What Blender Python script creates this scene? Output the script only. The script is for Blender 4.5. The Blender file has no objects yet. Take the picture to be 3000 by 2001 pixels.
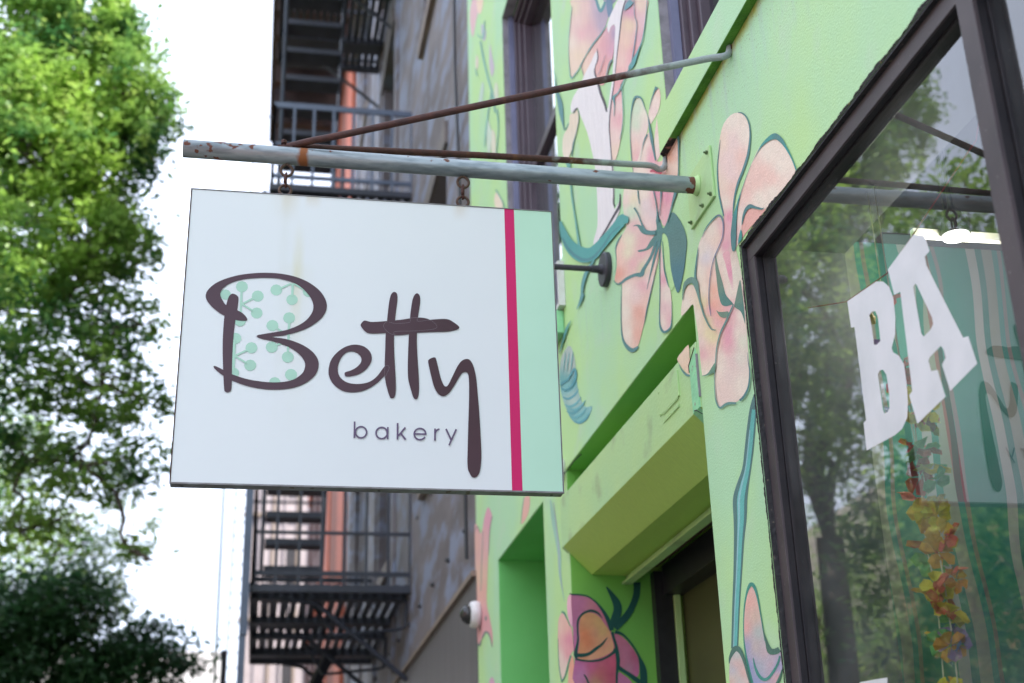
import bpy, bmesh, math, random
from math import radians, sin, cos, pi
from mathutils import Vector, Matrix
from mathutils.geometry import delaunay_2d_cdt
random.seed(7)
sc = bpy.context.scene
COL = sc.collection

# ------------------------------------------------------------------ camera
YAW, PITCH, ROLL, FPX = 0.19462284, 0.38855811, -0.02894145, 3847.13
CAM = Vector((0, 0, 1.6))
cF = Vector((sin(YAW)*cos(PITCH), cos(YAW)*cos(PITCH), sin(PITCH)))
s0 = Vector((cos(YAW), -sin(YAW), 0)); u0 = s0.cross(cF)
cS = s0*cos(ROLL) + u0*sin(ROLL); cU = s0*-sin(ROLL) + u0*cos(ROLL)
cam = bpy.data.cameras.new('camera'); co = bpy.data.objects.new('camera', cam); COL.objects.link(co)
M = Matrix((cS, cU, -cF)).transposed().to_4x4(); M.translation = CAM; co.matrix_world = M
cam.sensor_width = 36; cam.lens = FPX/3000*36; cam.clip_end = 600; cam.clip_start = 0.05
cam.dof.use_dof = True; cam.dof.aperture_fstop = 2.9
cam.dof.focus_distance = (Vector((0.4, 3.3, 3.0))-CAM).dot(cF)
sc.camera = co

# ------------------------------------------------------------------ world, sun, exposure
SUN = Vector((0.38, -0.36, 0.85)).normalized()          # direction towards the sun
w = bpy.data.worlds.new('World'); sc.world = w; w.use_nodes = True
nt = w.node_tree; nt.nodes.clear()
wo = nt.nodes.new('ShaderNodeOutputWorld'); bg = nt.nodes.new('ShaderNodeBackground')
sky = nt.nodes.new('ShaderNodeTexSky'); sky.sky_type = 'NISHITA'; sky.sun_disc = False
sky.sun_elevation = math.asin(SUN.z); sky.sun_rotation = math.atan2(SUN.x, SUN.y)
sky.air_density = 1.0; sky.dust_density = 2.5; sky.ozone_density = 1.0
tc = nt.nodes.new('ShaderNodeTexCoord'); cn = nt.nodes.new('ShaderNodeTexNoise'); cn.inputs['Scale'].default_value = 2.2
cn.inputs['Detail'].default_value = 6
cr = nt.nodes.new('ShaderNodeMapRange'); cr.inputs[1].default_value = .3; cr.inputs[2].default_value = .6
cr.inputs[3].default_value = .45; cr.inputs[4].default_value = .8
mx = nt.nodes.new('ShaderNodeMix'); mx.data_type = 'RGBA'; mx.inputs[7].default_value = (8.6, 9.4, 11.4, 1)
nt.links.new(tc.outputs['Generated'], cn.inputs['Vector']); nt.links.new(cn.outputs['Fac'], cr.inputs[0])
nt.links.new(cr.outputs[0], mx.inputs[0]); nt.links.new(sky.outputs[0], mx.inputs[6])
nt.links.new(mx.outputs[2], bg.inputs['Color']); bg.inputs['Strength'].default_value = 0.12
nt.links.new(bg.outputs[0], wo.inputs['Surface'])
sl = bpy.data.lights.new('sun', 'SUN'); sl.energy = 5.0; sl.angle = radians(.5); sl.color = (1, .95, .86)
so = bpy.data.objects.new('sun', sl); COL.objects.link(so)
so.rotation_euler = (-SUN).to_track_quat('-Z', 'Y').to_euler(); so.location = (10, -10, 30)
sc.view_settings.view_transform = 'Standard'; sc.view_settings.look = 'None'
sc.view_settings.exposure = 1.32; sc.view_settings.gamma = 1.0
sc.render.engine = 'CYCLES'
sc.cycles.max_bounces = 8; sc.cycles.transparent_max_bounces = 12

# ------------------------------------------------------------------ geometry helpers
X = 1.246                      # facade plane of the green building
def at(px, py, ax, v):
    d = cS*((px-1500)/FPX) - cU*((py-1000.5)/FPX) + cF
    return CAM + d*((v-CAM[ax])/d[ax])
def Z(ox, oy, s, pts): return [(ox+p[0]*s, oy+p[1]*s) for p in pts]
def lin(c):
    c /= 255.0
    return c/12.92 if c <= .04045 else ((c+.055)/1.055)**2.4
KS = (1.0, 0.96, 0.86)
def paint(r, g, b, k=1.0):     # a paint's own colour from how it reads beside the white sign in the same shade
    return tuple(min(.86, max(.004, lin(v)*KS[i]*k)) for i, v in enumerate((r, g, b)))
def smooth(pts, n=4, closed=True):
    out = []; N = len(pts)
    rng = range(N) if closed else range(N-1)
    for i in rng:
        if closed: p0, p1, p2, p3 = pts[i-1], pts[i], pts[(i+1) % N], pts[(i+2) % N]
        else: p0, p1, p2, p3 = pts[max(i-1, 0)], pts[i], pts[i+1], pts[min(i+2, N-1)]
        for k in range(n):
            t = k/n
            out.append(tuple(.5*((2*p1[j]) + (-p0[j]+p2[j])*t + (2*p0[j]-5*p1[j]+4*p2[j]-p3[j])*t*t
                                 + (-p0[j]+3*p1[j]-3*p2[j]+p3[j])*t**3) for j in range(len(p1))))
    if not closed: out.append(tuple(pts[-1]))
    return out
def ribbon(pts, w, n=4):       # pts may carry a width as third value
    P = smooth([(p[0], p[1], (p[2] if len(p) > 2 else w)) for p in pts], n, False) if n > 1 else [(p[0], p[1], (p[2] if len(p) > 2 else w)) for p in pts]
    L, R = [], []
    for i, p in enumerate(P):
        a = P[max(i-1, 0)]; b = P[min(i+1, len(P)-1)]
        dx, dy = b[0]-a[0], b[1]-a[1]; l = math.hypot(dx, dy) or 1
        nx, ny = -dy/l*p[2]/2, dx/l*p[2]/2
        L.append((p[0]+nx, p[1]+ny)); R.append((p[0]-nx, p[1]-ny))
    return L+R[::-1]
def tri2d(poly, holes=(), step=None):
    pts = [Vector(p) for p in poly]; n = len(pts); edges = [(i, (i+1) % n) for i in range(n)]
    for h in holes:
        k = len(pts); pts += [Vector(p) for p in h]; edges += [(k+i, k+(i+1) % len(h)) for i in range(len(h))]
    if step:
        xs = [p[0] for p in poly]; ys = [p[1] for p in poly]
        y = min(ys)+step/2; r = 0
        while y < max(ys):
            x = min(xs)+step/2*(1+(r % 2))
            while x < max(xs):
                ins = False; j = n-1
                for i in range(n):
                    if (poly[i][1] > y) != (poly[j][1] > y) and x < (poly[j][0]-poly[i][0])*(y-poly[i][1])/(poly[j][1]-poly[i][1])+poly[i][0]: ins = not ins
                    j = i
                if ins: pts.append(Vector((x, y)))
                x += step
            y += step; r += 1
    v, e, f, _, _, _ = delaunay_2d_cdt(pts, edges, [], 1, 1e-4)
    if holes:
        def inside(q, pl):
            ins = False; j = len(pl)-1
            for i in range(len(pl)):
                if (pl[i][1] > q[1]) != (pl[j][1] > q[1]) and q[0] < (pl[j][0]-pl[i][0])*(q[1]-pl[i][1])/(pl[j][1]-pl[i][1])+pl[i][0]: ins = not ins
                j = i
            return ins
        g = []
        for t in f:
            c = ((v[t[0]][0]+v[t[1]][0]+v[t[2]][0])/3, (v[t[0]][1]+v[t[1]][1]+v[t[2]][1])/3)
            if not any(inside(c, h) for h in holes): g.append(t)
        f = g
    return v, f
class MB:
    def __init__(s): s.v = []; s.f = []; s.c = []; s.hasc = False; s.m = []
    def add(s, vs, fs, cols=None, mi=0):
        k = len(s.v); s.v += [Vector(v) for v in vs]; s.f += [tuple(i+k for i in f) for f in fs]; s.m += [mi]*len(fs)
        if cols: s.hasc = True; s.c += cols
        else: s.c += [(1, 1, 1)]*len(vs)
        return s
    def box(s, x0, x1, y0, y1, z0, z1, mi=0):
        x0, x1 = sorted((x0, x1)); y0, y1 = sorted((y0, y1)); z0, z1 = sorted((z0, z1))
        v = [(x, y, z) for z in (z0, z1) for y in (y0, y1) for x in (x0, x1)]
        return s.add(v, [(0, 2, 3, 1), (4, 5, 7, 6), (0, 1, 5, 4), (2, 6, 7, 3), (0, 4, 6, 2), (1, 3, 7, 5)], mi=mi)
    def beam(s, a, b, w, h, up=(0, 0, 1), mi=0):
        a = Vector(a); b = Vector(b); d = (b-a).normalized(); up = Vector(up)
        if abs(d.dot(up)) > .98: up = Vector((0, 1, 0))
        sx = d.cross(up).normalized()*w/2; sz = sx.cross(d).normalized()*h/2
        v = [p+sx*i+sz*j for p in (a, b) for i, j in ((-1, -1), (1, -1), (1, 1), (-1, 1))]
        return s.add(v, [(0, 1, 2, 3), (7, 6, 5, 4), (0, 4, 5, 1), (1, 5, 6, 2), (2, 6, 7, 3), (3, 7, 4, 0)], mi=mi)
    def tube(s, pts, r, n=16, closed=False, caps=True, mi=0):
        pts = [Vector(p) for p in pts]; N = len(pts); k = len(s.v)
        rs = r if isinstance(r, (list, tuple)) else [r]*N
        vs = []; fs = []; ref = None
        for i, p in enumerate(pts):
            a = pts[i-1] if (i > 0 or closed) else p; b = pts[(i+1) % N] if (i < N-1 or closed) else p
            d = (b-a).normalized()
            if ref is None:
                ref = Vector((0, 0, 1)) if abs(d.z) < .9 else Vector((0, 1, 0))
            x = d.cross(ref).normalized(); y = x.cross(d).normalized(); ref = y
            vs += [p+(x*cos(2*pi*j/n)+y*sin(2*pi*j/n))*rs[i] for j in range(n)]
        for i in range(N if closed else N-1):
            for j in range(n):
                fs.append((i*n+j, i*n+(j+1) % n, ((i+1) % N)*n+(j+1) % n, ((i+1) % N)*n+j))
        if caps and not closed: fs += [tuple(range(n))[::-1], tuple(range((N-1)*n, N*n))]
        return s.add(vs, fs, mi=mi)
    def lathe(s, c, axis, prof, n=24, mi=0):     # prof: (distance along the axis, radius)
        c = Vector(c); axis = Vector(axis).normalized(); ref = Vector((0, 0, 1)) if abs(axis.z) < .9 else Vector((1, 0, 0))
        x = axis.cross(ref).normalized(); y = axis.cross(x)
        vs = []; fs = []
        for (h, r) in prof: vs += [c+axis*h+(x*cos(2*pi*j/n)+y*sin(2*pi*j/n))*r for j in range(n)]
        for i in range(len(prof)-1):
            for j in range(n): fs.append((i*n+j, i*n+(j+1) % n, (i+1)*n+(j+1) % n, (i+1)*n+j))
        fs += [tuple(range(n))[::-1], tuple(range((len(prof)-1)*n, len(prof)*n))]
        return s.add(vs, fs, mi=mi)
    def flat(s, poly, ax, val, holes=(), step=None, seeds=None, base=(1, 1, 1), power=2.2, thick=0, soft=160):
        # poly in photo coordinates laid on a real plane (axis ax = val) at its place and size
        v, f = tri2d(poly, holes, step)
        vs = [at(p[0], p[1], ax, val) for p in v]; cols = None
        if seeds:
            cols = []
            for p in v:
                W = 0; c = [0, 0, 0]
                for (sx, sy, cc, *q) in seeds:
                    kx = q[0] if q else 1
                    d2 = ((p[0]-sx)**2*kx+((p[1]-sy)*.75)**2)+soft; ww = 1/d2**(power/2)
                    W += ww
                    for i in range(3): c[i] += cc[i]*ww
                cols.append(tuple(x/W for x in c))
        elif base != (1, 1, 1) or s.hasc: cols = [base]*len(vs)
        s.add(vs, [tuple(t) for t in f], cols)
        return s
    def build(s, name, mat, parent=None, smooth_=False, bevel=0, sub=0, origin=None):
        me = bpy.data.meshes.new(name)
        o = Vector(parent['_o']) if parent is not None else (Vector(origin) if origin else Vector((0, 0, 0)))
        me.from_pydata([tuple(v-o) for v in s.v], [], s.f)
        if s.hasc:
            ca = me.color_attributes.new('paint', 'FLOAT_COLOR', 'POINT')
            ca.data.foreach_set('color', [x for c in s.c for x in (c[0], c[1], c[2], 1)])
        ob = bpy.data.objects.new(name, me); COL.objects.link(ob)
        for m_ in (mat if isinstance(mat, (list, tuple)) else [mat]): me.materials.append(m_)
        if any(s.m): me.polygons.foreach_set('material_index', s.m)
        bm = bmesh.new(); bm.from_mesh(me); bmesh.ops.recalc_face_normals(bm, faces=bm.faces); bm.to_mesh(me); bm.free()
        if smooth_:
            for p in me.polygons: p.use_smooth = True
        if parent is not None:
            ob.parent = parent; ob['_o'] = parent['_o']
        else:
            ob.location = o; ob['_o'] = tuple(o)
        if bevel:
            b = ob.modifiers.new('bevel', 'BEVEL'); b.width = bevel; b.segments = 2; b.limit_method = 'ANGLE'; b.angle_limit = radians(40)
        if sub:
            b = ob.modifiers.new('sub', 'SUBSURF'); b.levels = sub; b.render_levels = sub
        return ob
def tag(o, label=None, cat=None, group=None, kind=None):
    if label: o['label'] = label
    if cat: o['category'] = cat
    if group: o['group'] = group
    if kind: o['kind'] = kind
    return o
def thing(name, label, cat, loc=(0, 0, 0), group=None):
    o = bpy.data.objects.new(name, None); COL.objects.link(o); o.location = loc; o['_o'] = tuple(loc)
    o.empty_display_size = .1
    return tag(o, label, cat, group)

# ------------------------------------------------------------------ materials
def mk(name, c1, c2=None, scale=6, detail=5, lo=.35, hi=.65, rough=.6, metal=0, bump=0, bscale=60, stretch=(1, 1, 1),
       attr=False, rot=0, speck=None, spec=.5, stain=False, c3=None, s3=30, lo3=.6, hi3=.7, trans=0):
    m = bpy.data.materials.new(name); m.use_nodes = True; t = m.node_tree; N = t.nodes; L = t.links
    b = N['Principled BSDF']; b.inputs['Roughness'].default_value = rough; b.inputs['Metallic'].default_value = metal
    b.inputs['Specular IOR Level'].default_value = spec
    tcn = N.new('ShaderNodeTexCoord'); mp = N.new('ShaderNodeMapping'); mp.inputs['Scale'].default_value = stretch; mp.inputs['Rotation'].default_value = (rot, 0, 0)
    L.new(tcn.outputs['Object'], mp.inputs['Vector'])
    def noise(sc_, de=5):
        n = N.new('ShaderNodeTexNoise'); n.inputs['Scale'].default_value = sc_; n.inputs['Detail'].default_value = de
        L.new(mp.outputs[0], n.inputs['Vector']); return n
    def rng(src, a, b_, c=0, d=1):
        r = N.new('ShaderNodeMapRange'); r.inputs[1].default_value = a; r.inputs[2].default_value = b_
        r.inputs[3].default_value = c; r.inputs[4].default_value = d; L.new(src, r.inputs[0]); return r.outputs[0]
    def mix(f, a, b_):
        x = N.new('ShaderNodeMix'); x.data_type = 'RGBA'; L.new(f, x.inputs[0])
        for i, q in ((6, a), (7, b_)):
            if isinstance(q, tuple): x.inputs[i].default_value = (*q, 1)
            else: L.new(q, x.inputs[i])
        return x.outputs[2]
    if attr:
        a = N.new('ShaderNodeAttribute'); a.attribute_name = 'paint'
        f = rng(noise(scale, detail).outputs['Fac'], .3, .7, .95, 1.05)
        vm = N.new('ShaderNodeVectorMath'); vm.operation = 'SCALE'; L.new(a.outputs['Color'], vm.inputs[0]); L.new(f, vm.inputs['Scale'])
        cur = vm.outputs[0]
    elif c2: cur = mix(rng(noise(scale, detail).outputs['Fac'], lo, hi), c1, c2)
    else: cur = mix(rng(noise(scale, detail).outputs['Fac'], .3, .7), tuple(x*.9 for x in c1), tuple(min(1, x*1.08) for x in c1))
    if c3: cur = mix(rng(noise(s3, 6).outputs['Fac'], lo3, hi3), cur, c3)
    if speck: cur = mix(rng(noise(speck[0], 2).outputs['Fac'], speck[1], speck[1]+.03), cur, speck[2])
    if stain:      # yellow-green algae below the ledge, grey drips under the brace tab
        sxz = N.new('ShaderNodeSeparateXYZ'); L.new(tcn.outputs['Object'], sxz.inputs[0])
        nn = noise(22, 6).outputs['Fac']; n3 = noise(2.5, 4).outputs['Fac']
        def M2(op, a, b_):
            q = N.new('ShaderNodeMath'); q.operation = op
            for i, v in enumerate((a, b_)):
                if isinstance(v, (int, float)): q.inputs[i].default_value = v
                else: L.new(v, q.inputs[i])
            return q.outputs[0]
        zz = sxz.outputs[2]; yy = sxz.outputs[1]
        up = rng(zz, 3.783, 3.784, 1, 0); dn = rng(M2('ADD', zz, M2('MULTIPLY', nn, .05)), 3.765, 3.803); nr = rng(yy, .2, .26, 1, 0)
        f = M2('MULTIPLY', M2('MULTIPLY', up, dn), M2('MULTIPLY', nr, .85)); cur = mix(f, cur, (.40, .38, .03))
        dn2 = rng(zz, 3.45, 3.78); st_ = N.new('ShaderNodeTexNoise'); st_.inputs['Scale'].default_value = 1; mp2 = N.new('ShaderNodeMapping'); mp2.inputs['Scale'].default_value = (1, 26, 2.2)
        L.new(tcn.outputs['Object'], mp2.inputs[0]); L.new(mp2.outputs[0], st_.inputs[0]); st_.inputs['Detail'].default_value = 5
        f = M2('MULTIPLY', M2('MULTIPLY', up, dn2), M2('MULTIPLY', rng(st_.outputs['Fac'], .5, .7), .45)); cur = mix(f, cur, (.40, .52, .50))
        sp = noise(130, 3).outputs['Fac']; f = M2('MULTIPLY', M2('MULTIPLY', up, dn2), rng(M2('ADD', sp, M2('MULTIPLY', n3, .15)), .72, .75)); cur = mix(f, cur, (.20, .24, .07))
    L.new(cur, b.inputs['Base Color'])
    if bump:
        bp = N.new('ShaderNodeBump'); bp.inputs['Strength'].default_value = bump; bp.inputs['Distance'].default_value = .01
        L.new(noise(bscale, 4).outputs['Fac'], bp.inputs['Height']); L.new(bp.outputs[0], b.inputs['Normal'])
    if trans:
        tr = N.new('ShaderNodeBsdfTranslucent'); L.new(cur, tr.inputs['Color']); ms = N.new('ShaderNodeMixShader'); ms.inputs[0].default_value = trans
        L.new(b.outputs[0], ms.inputs[1]); L.new(tr.outputs[0], ms.inputs[2]); L.new(ms.outputs[0], N['Material Output'].inputs[0])
    m['cur'] = 0
    return m
def emit(name, c, st):
    m = bpy.data.materials.new(name); m.use_nodes = True; b = m.node_tree.nodes['Principled BSDF']
    b.inputs['Base Color'].default_value = (*c, 1); b.inputs['Emission Color'].default_value = (*c, 1); b.inputs['Emission Strength'].default_value = st
    return m
def glass(name, tint, boost=1.5, rough=0.0, dirt=0.0):
    m = bpy.data.materials.new(name); m.use_nodes = True; t = m.node_tree; N = t.nodes; L = t.links; N.remove(N['Principled BSDF'])
    tr = N.new('ShaderNodeBsdfTransparent'); tr.inputs[0].default_value = (*tint, 1)
    gl = N.new('ShaderNodeBsdfGlossy'); gl.inputs['Roughness'].default_value = rough; gl.inputs[0].default_value = (1, 1, 1, 1)
    ge = N.new('ShaderNodeNewGeometry'); dt = N.new('ShaderNodeVectorMath'); dt.operation = 'DOT_PRODUCT'
    L.new(ge.outputs['Normal'], dt.inputs[0]); L.new(ge.outputs['Incoming'], dt.inputs[1])
    def mt(op, a, b=None):
        q = N.new('ShaderNodeMath'); q.operation = op; L.new(a, q.inputs[0])
        if b is not None: q.inputs[1].default_value = b
        return q
    pw = mt('POWER', mt('MULTIPLY_ADD', mt('ABSOLUTE', dt.outputs['Value']).outputs[0], -1.0).outputs[0], 5.0)
    pw.inputs[0].links[0].from_node.inputs[2].default_value = 1.0
    mu = mt('MULTIPLY_ADD', pw.outputs[0], .96*boost); mu.inputs[2].default_value = .04*boost; mu.use_clamp = True
    ms = N.new('ShaderNodeMixShader'); L.new(mu.outputs[0], ms.inputs[0])
    L.new(tr.outputs[0], ms.inputs[1]); L.new(gl.outputs[0], ms.inputs[2]); out = ms.outputs[0]
    if dirt:
        df = N.new('ShaderNodeBsdfDiffuse'); df.inputs[0].default_value = (.35, .36, .36, 1); m2 = N.new('ShaderNodeMixShader')
        tcn = N.new('ShaderNodeTexCoord'); n = N.new('ShaderNodeTexNoise'); n.inputs['Scale'].default_value = 5; n.inputs['Detail'].default_value = 8
        r = N.new('ShaderNodeMapRange'); r.inputs[1].default_value = .35; r.inputs[2].default_value = .75; r.inputs[4].default_value = dirt
        L.new(tcn.outputs['Object'], n.inputs[0]); L.new(n.outputs['Fac'], r.inputs[0]); L.new(r.outputs[0], m2.inputs[0])
        L.new(out, m2.inputs[1]); L.new(df.outputs[0], m2.inputs[2]); out = m2.outputs[0]
    L.new(out, N['Material Output'].inputs[0]); return m
G1 = paint(184, 226, 160); G2 = paint(175, 222, 182)
M_ = {}
M_['stucco'] = mk('green_stucco', G1, G2, scale=1.3, detail=8, lo=.42, hi=.6, rough=.62, bump=.22, bscale=170, speck=(240, .74, (.12, .2, .06)), stain=True, c3=(.48, .68, .44), s3=5, lo3=.56, hi3=.75)
M_['green'] = mk('green_paint', paint(182, 218, 150), paint(172, 214, 158), scale=3, rough=.5, bump=.15, bscale=90, c3=(.32, .42, .20), s3=7, lo3=.58, hi3=.78)
M_['deep_green'] = mk('deep_green_paint', paint(120, 205, 120), paint(105, 190, 100), scale=1.5, rough=.5, bump=.1, bscale=60)
M_['jamb'] = mk('jamb_green_paint', paint(128, 196, 84), paint(112, 184, 84), scale=1.6, rough=.5, bump=.1, bscale=60)
M_['olive_green'] = mk('olive_green_paint', paint(184, 220, 110), paint(172, 210, 104), scale=40, rough=.55, bump=.25, bscale=50, stretch=(1, 8, 1))
M_['mint'] = mk('mint_paint', paint(150, 222, 172), paint(140, 208, 165), scale=20, rough=.55, bump=.25, bscale=60, speck=(60, .68, (.3, .3, .2)))
M_['mural'] = mk('mural_paint', (1, 1, 1), attr=True, scale=45, detail=4, rough=.6, bump=.22, bscale=170, speck=(200, .75, (.35, .27, .2)))
M_['mural_far'] = mk('mural_paint_brushed', (1, 1, 1), attr=True, scale=18, detail=4, rough=.6, bump=.3, bscale=90, stretch=(1, 2, .5))
M_['frame'] = mk('dark_bronze_aluminium', (.078, .062, .064), (.058, .047, .050), scale=8, rough=.5, spec=.35, bump=.05, bscale=200, speck=(130, .72, (.2, .19, .18)))
M_['frame_dark'] = mk('black_rubber', (.018, .018, .02), (.028, .026, .026), scale=30, rough=.6, bump=.5, bscale=70, speck=(50, .68, (.12, .1, .07)))
M_['purple_frame'] = mk('aubergine_window_paint', (.085, .06, .075), (.07, .05, .062), scale=10, rough=.4)
M_['stone'] = mk('grey_reveal_stone', (.30, .28, .30), (.2, .19, .2), scale=18, rough=.85, bump=.6, bscale=40)
M_['blue_frame'] = mk('blue_grey_window_paint', (.2, .21, .32), (.16, .17, .26), scale=10, rough=.35)
M_['glass'] = glass('shop_glass', (.82, .90, .88), 2.25, dirt=.16)
M_['glass_up'] = glass('window_glass', (.45, .48, .50), 1.8)
M_['dark_room'] = mk('dark_interior', (.03, .03, .035), (.045, .04, .045), scale=2, rough=.9)
M_['black'] = mk('black_paint', (.012, .012, .014), (.02, .02, .022), scale=20, rough=.45)
M_['white_letter'] = mk('white_vinyl', (.72, .73, .72), (.64, .66, .65), scale=9, rough=.45)
M_['letter'] = mk('aubergine_vinyl', paint(74, 45, 60), paint(68, 42, 54), scale=5, rough=.3, bump=.03, bscale=300, spec=.35)
M_['pink'] = mk('magenta_vinyl', paint(210, 30, 112), paint(205, 28, 108), scale=4, rough=.4, spec=.3)
M_['mint_vinyl'] = mk('mint_vinyl', paint(190, 232, 218), paint(186, 228, 212), scale=3, rough=.3, speck=(150, .76, (.3, .4, .35)))
M_['dot'] = mk('mint_dot_vinyl', paint(168, 212, 200), rough=.35)
M_['sign_metal'] = mk('weathered_sign_frame', (.25, .24, .25), (.17, .15, .15), scale=25, rough=.5, metal=.4, speck=(40, .66, (.12, .07, .05)))
M_['rust'] = mk('rusty_iron', (.085, .03, .022), (.05, .02, .018), scale=35, rough=.75, bump=.3, bscale=150, c3=(.14, .055, .025), s3=14)
M_['ring_rust'] = mk('rusty_ring', (.12, .07, .05), (.07, .035, .025), scale=60, rough=.6, metal=.3, bump=.2, bscale=200, c3=(.3, .22, .15), s3=45)
M_['iron'] = mk('fire_escape_iron', (.014, .017, .024), (.024, .028, .04), scale=6, rough=.5)
M_['iron_blue'] = mk('blue_grey_steel', (.09, .12, .17), (.07, .09, .13), scale=5, rough=.4)
M_['grey_wall'] = mk('peeling_grey_paint', (.18, .155, .155), (.12, .10, .097), scale=1.2, detail=10, lo=.42, hi=.6, rough=.7, bump=.2, bscale=20,
                     stretch=(1, .55, 1.5), rot=.55, c3=(.21, .235, .31), s3=3.2, lo3=.48, hi3=.62)
M_['grey_trim'] = mk('grey_brown_trim', (.17, .14, .12), (.13, .11, .1), scale=5, rough=.6)
M_['tan_trim'] = mk('tan_wood_trim', (.26, .2, .15), (.2, .15, .12), scale=6, rough=.6)
M_['dark_panel'] = mk('dark_grey_shutter', (.11, .10, .10), (.14, .13, .13), scale=2, rough=.5, stretch=(1, 6, .3))
M_['orange'] = mk('orange_terracotta', (.60, .14, .06), (.48, .11, .05), scale=6, rough=.7, bump=.2, bscale=30)
M_['brick'] = mk('brown_brick', (.14, .055, .04), (.08, .035, .03), scale=14, rough=.8, bump=.3, bscale=25, stretch=(1, 1, 2.5))
M_['pinkstone'] = mk('pale_pink_render', (.40, .345, .355), (.35, .30, .31), scale=2, rough=.8)
M_['leaf'] = None
M_['bark'] = mk('bark', (.16, .12, .09), (.09, .07, .055), scale=12, rough=.9, bump=.6, bscale=30, stretch=(1, 1, .3))
M_['galv'] = None
M_['asphalt'] = mk('asphalt', (.05, .05, .052), (.065, .063, .062), scale=3, rough=.85, bump=.3, bscale=120)
M_['concrete'] = mk('sidewalk_concrete', (.20, .195, .185), (.15, .145, .14), scale=2, rough=.85, bump=.2, bscale=80)
M_['lamp_metal'] = mk('lamp_black_metal', (.03, .03, .038), (.04, .04, .048), scale=20, rough=.5, bump=.1, bscale=120)
M_['white_plastic'] = mk('white_plastic', (.72, .71, .70), (.62, .6, .56), scale=20, rough=.35)
M_['dome'] = mk('smoked_dome', (.02, .02, .022), (.03, .028, .025), scale=4, rough=.06)
M_['cardboard'] = mk('ceiling_tile', (.12, .12, .12), rough=.9)

def leafmat(name, c1, c2, tr=.35):
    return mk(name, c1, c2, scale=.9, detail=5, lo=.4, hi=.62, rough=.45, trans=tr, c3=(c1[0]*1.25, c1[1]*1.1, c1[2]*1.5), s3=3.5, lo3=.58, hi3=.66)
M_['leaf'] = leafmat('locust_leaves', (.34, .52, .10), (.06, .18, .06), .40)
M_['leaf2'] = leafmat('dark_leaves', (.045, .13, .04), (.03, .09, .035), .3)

def galv():
    m = mk('galvanised_pipe', (.29, .34, .35), (.19, .235, .245), scale=38, detail=10, lo=.42, hi=.62, rough=.42, metal=.55, bump=.08, bscale=120, stretch=(.35, 1.4, 1.4))
    t = m.node_tree; N = t.nodes; L = t.links; b = N['Principled BSDF']; src = b.inputs['Base Color'].links[0].from_socket
    tcn = N.new('ShaderNodeTexCoord'); sx = N.new('ShaderNodeSeparateXYZ'); L.new(tcn.outputs['Object'], sx.inputs[0])
    n = N.new('ShaderNodeTexNoise'); n.inputs['Scale'].default_value = 27; n.inputs['Detail'].default_value = 6; L.new(tcn.outputs['Object'], n.inputs[0])
    def math_(op, a, b_):
        q = N.new('ShaderNodeMath'); q.operation = op
        for i, v in enumerate((a, b_)):
            if isinstance(v, (int, float)): q.inputs[i].default_value = v
            else: L.new(v, q.inputs[i])
        return q.outputs[0]
    def rr(src_, a, b_, c=0, d=1):
        r = N.new('ShaderNodeMapRange'); r.inputs[1].default_value = a; r.inputs[2].default_value = b_; r.inputs[3].default_value = c; r.inputs[4].default_value = d
        L.new(src_, r.inputs[0]); return r.outputs[0]
    xx = sx.outputs[0]
    # rust at the open end, drips on the outer third, one orange band where a strap sat, and the weld at the wall
    end = rr(xx, -.27, .06, .15, .0); wall = rr(xx, 1.19, 1.235, 0, .35)
    top = rr(sx.outputs[2], 3.516, 3.54, 0, .05)
    v = math_('ADD', math_('ADD', math_('ADD', n.outputs['Fac'], end), wall), top)
    patch = rr(v, .69, .72)
    jig = math_('ADD', xx, math_('MULTIPLY', math_('SUBTRACT', n.outputs['Fac'], .5), .03))
    band = math_('SUBTRACT', 1, rr(math_('ABSOLUTE', math_('SUBTRACT', jig, .060), 0), .009, .019))
    x1 = N.new('ShaderNodeMix'); x1.data_type = 'RGBA'; L.new(patch, x1.inputs[0]); L.new(src, x1.inputs[6]); x1.inputs[7].default_value = (.13, .045, .025, 1)
    x2 = N.new('ShaderNodeMix'); x2.data_type = 'RGBA'; L.new(band, x2.inputs[0]); L.new(x1.outputs[2], x2.inputs[6]); x2.inputs[7].default_value = (.24, .08, .02, 1)
    L.new(x2.outputs[2], b.inputs['Base Color'])
    mm = math_('MAXIMUM', patch, band); L.new(rr(mm, 0, 1, .5, 0), b.inputs['Metallic']); L.new(rr(mm, 0, 1, .4, .8), b.inputs['Roughness'])
    return m
M_['galv'] = galv()
def rodmat():
    m = mk('half_rusted_rod', (.09, .03, .022), (.05, .02, .018), scale=35, rough=.7, bump=.25, bscale=150, c3=(.15, .06, .025), s3=14)
    t = m.node_tree; N = t.nodes; L = t.links; b = N['Principled BSDF']; src = b.inputs['Base Color'].links[0].from_socket
    tcn = N.new('ShaderNodeTexCoord'); sx = N.new('ShaderNodeSeparateXYZ'); L.new(tcn.outputs['Object'], sx.inputs[0])
    n = N.new('ShaderNodeTexNoise'); n.inputs['Scale'].default_value = 25; n.inputs['Detail'].default_value = 6; L.new(tcn.outputs['Object'], n.inputs[0])
    a = N.new('ShaderNodeMath'); a.operation = 'MULTIPLY_ADD'; a.inputs[1].default_value = .45; L.new(n.outputs['Fac'], a.inputs[0]); L.new(sx.outputs[0], a.inputs[2])
    r = N.new('ShaderNodeMapRange'); r.inputs[1].default_value = 1.10; r.inputs[2].default_value = 1.26; L.new(a.outputs[0], r.inputs[0])
    x1 = N.new('ShaderNodeMix'); x1.data_type = 'RGBA'; L.new(r.outputs[0], x1.inputs[0]); L.new(src, x1.inputs[6]); x1.inputs[7].default_value = (.30, .35, .34, 1)
    L.new(x1.outputs[2], b.inputs['Base Color'])
    return m
M_['rod'] = rodmat()
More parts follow.
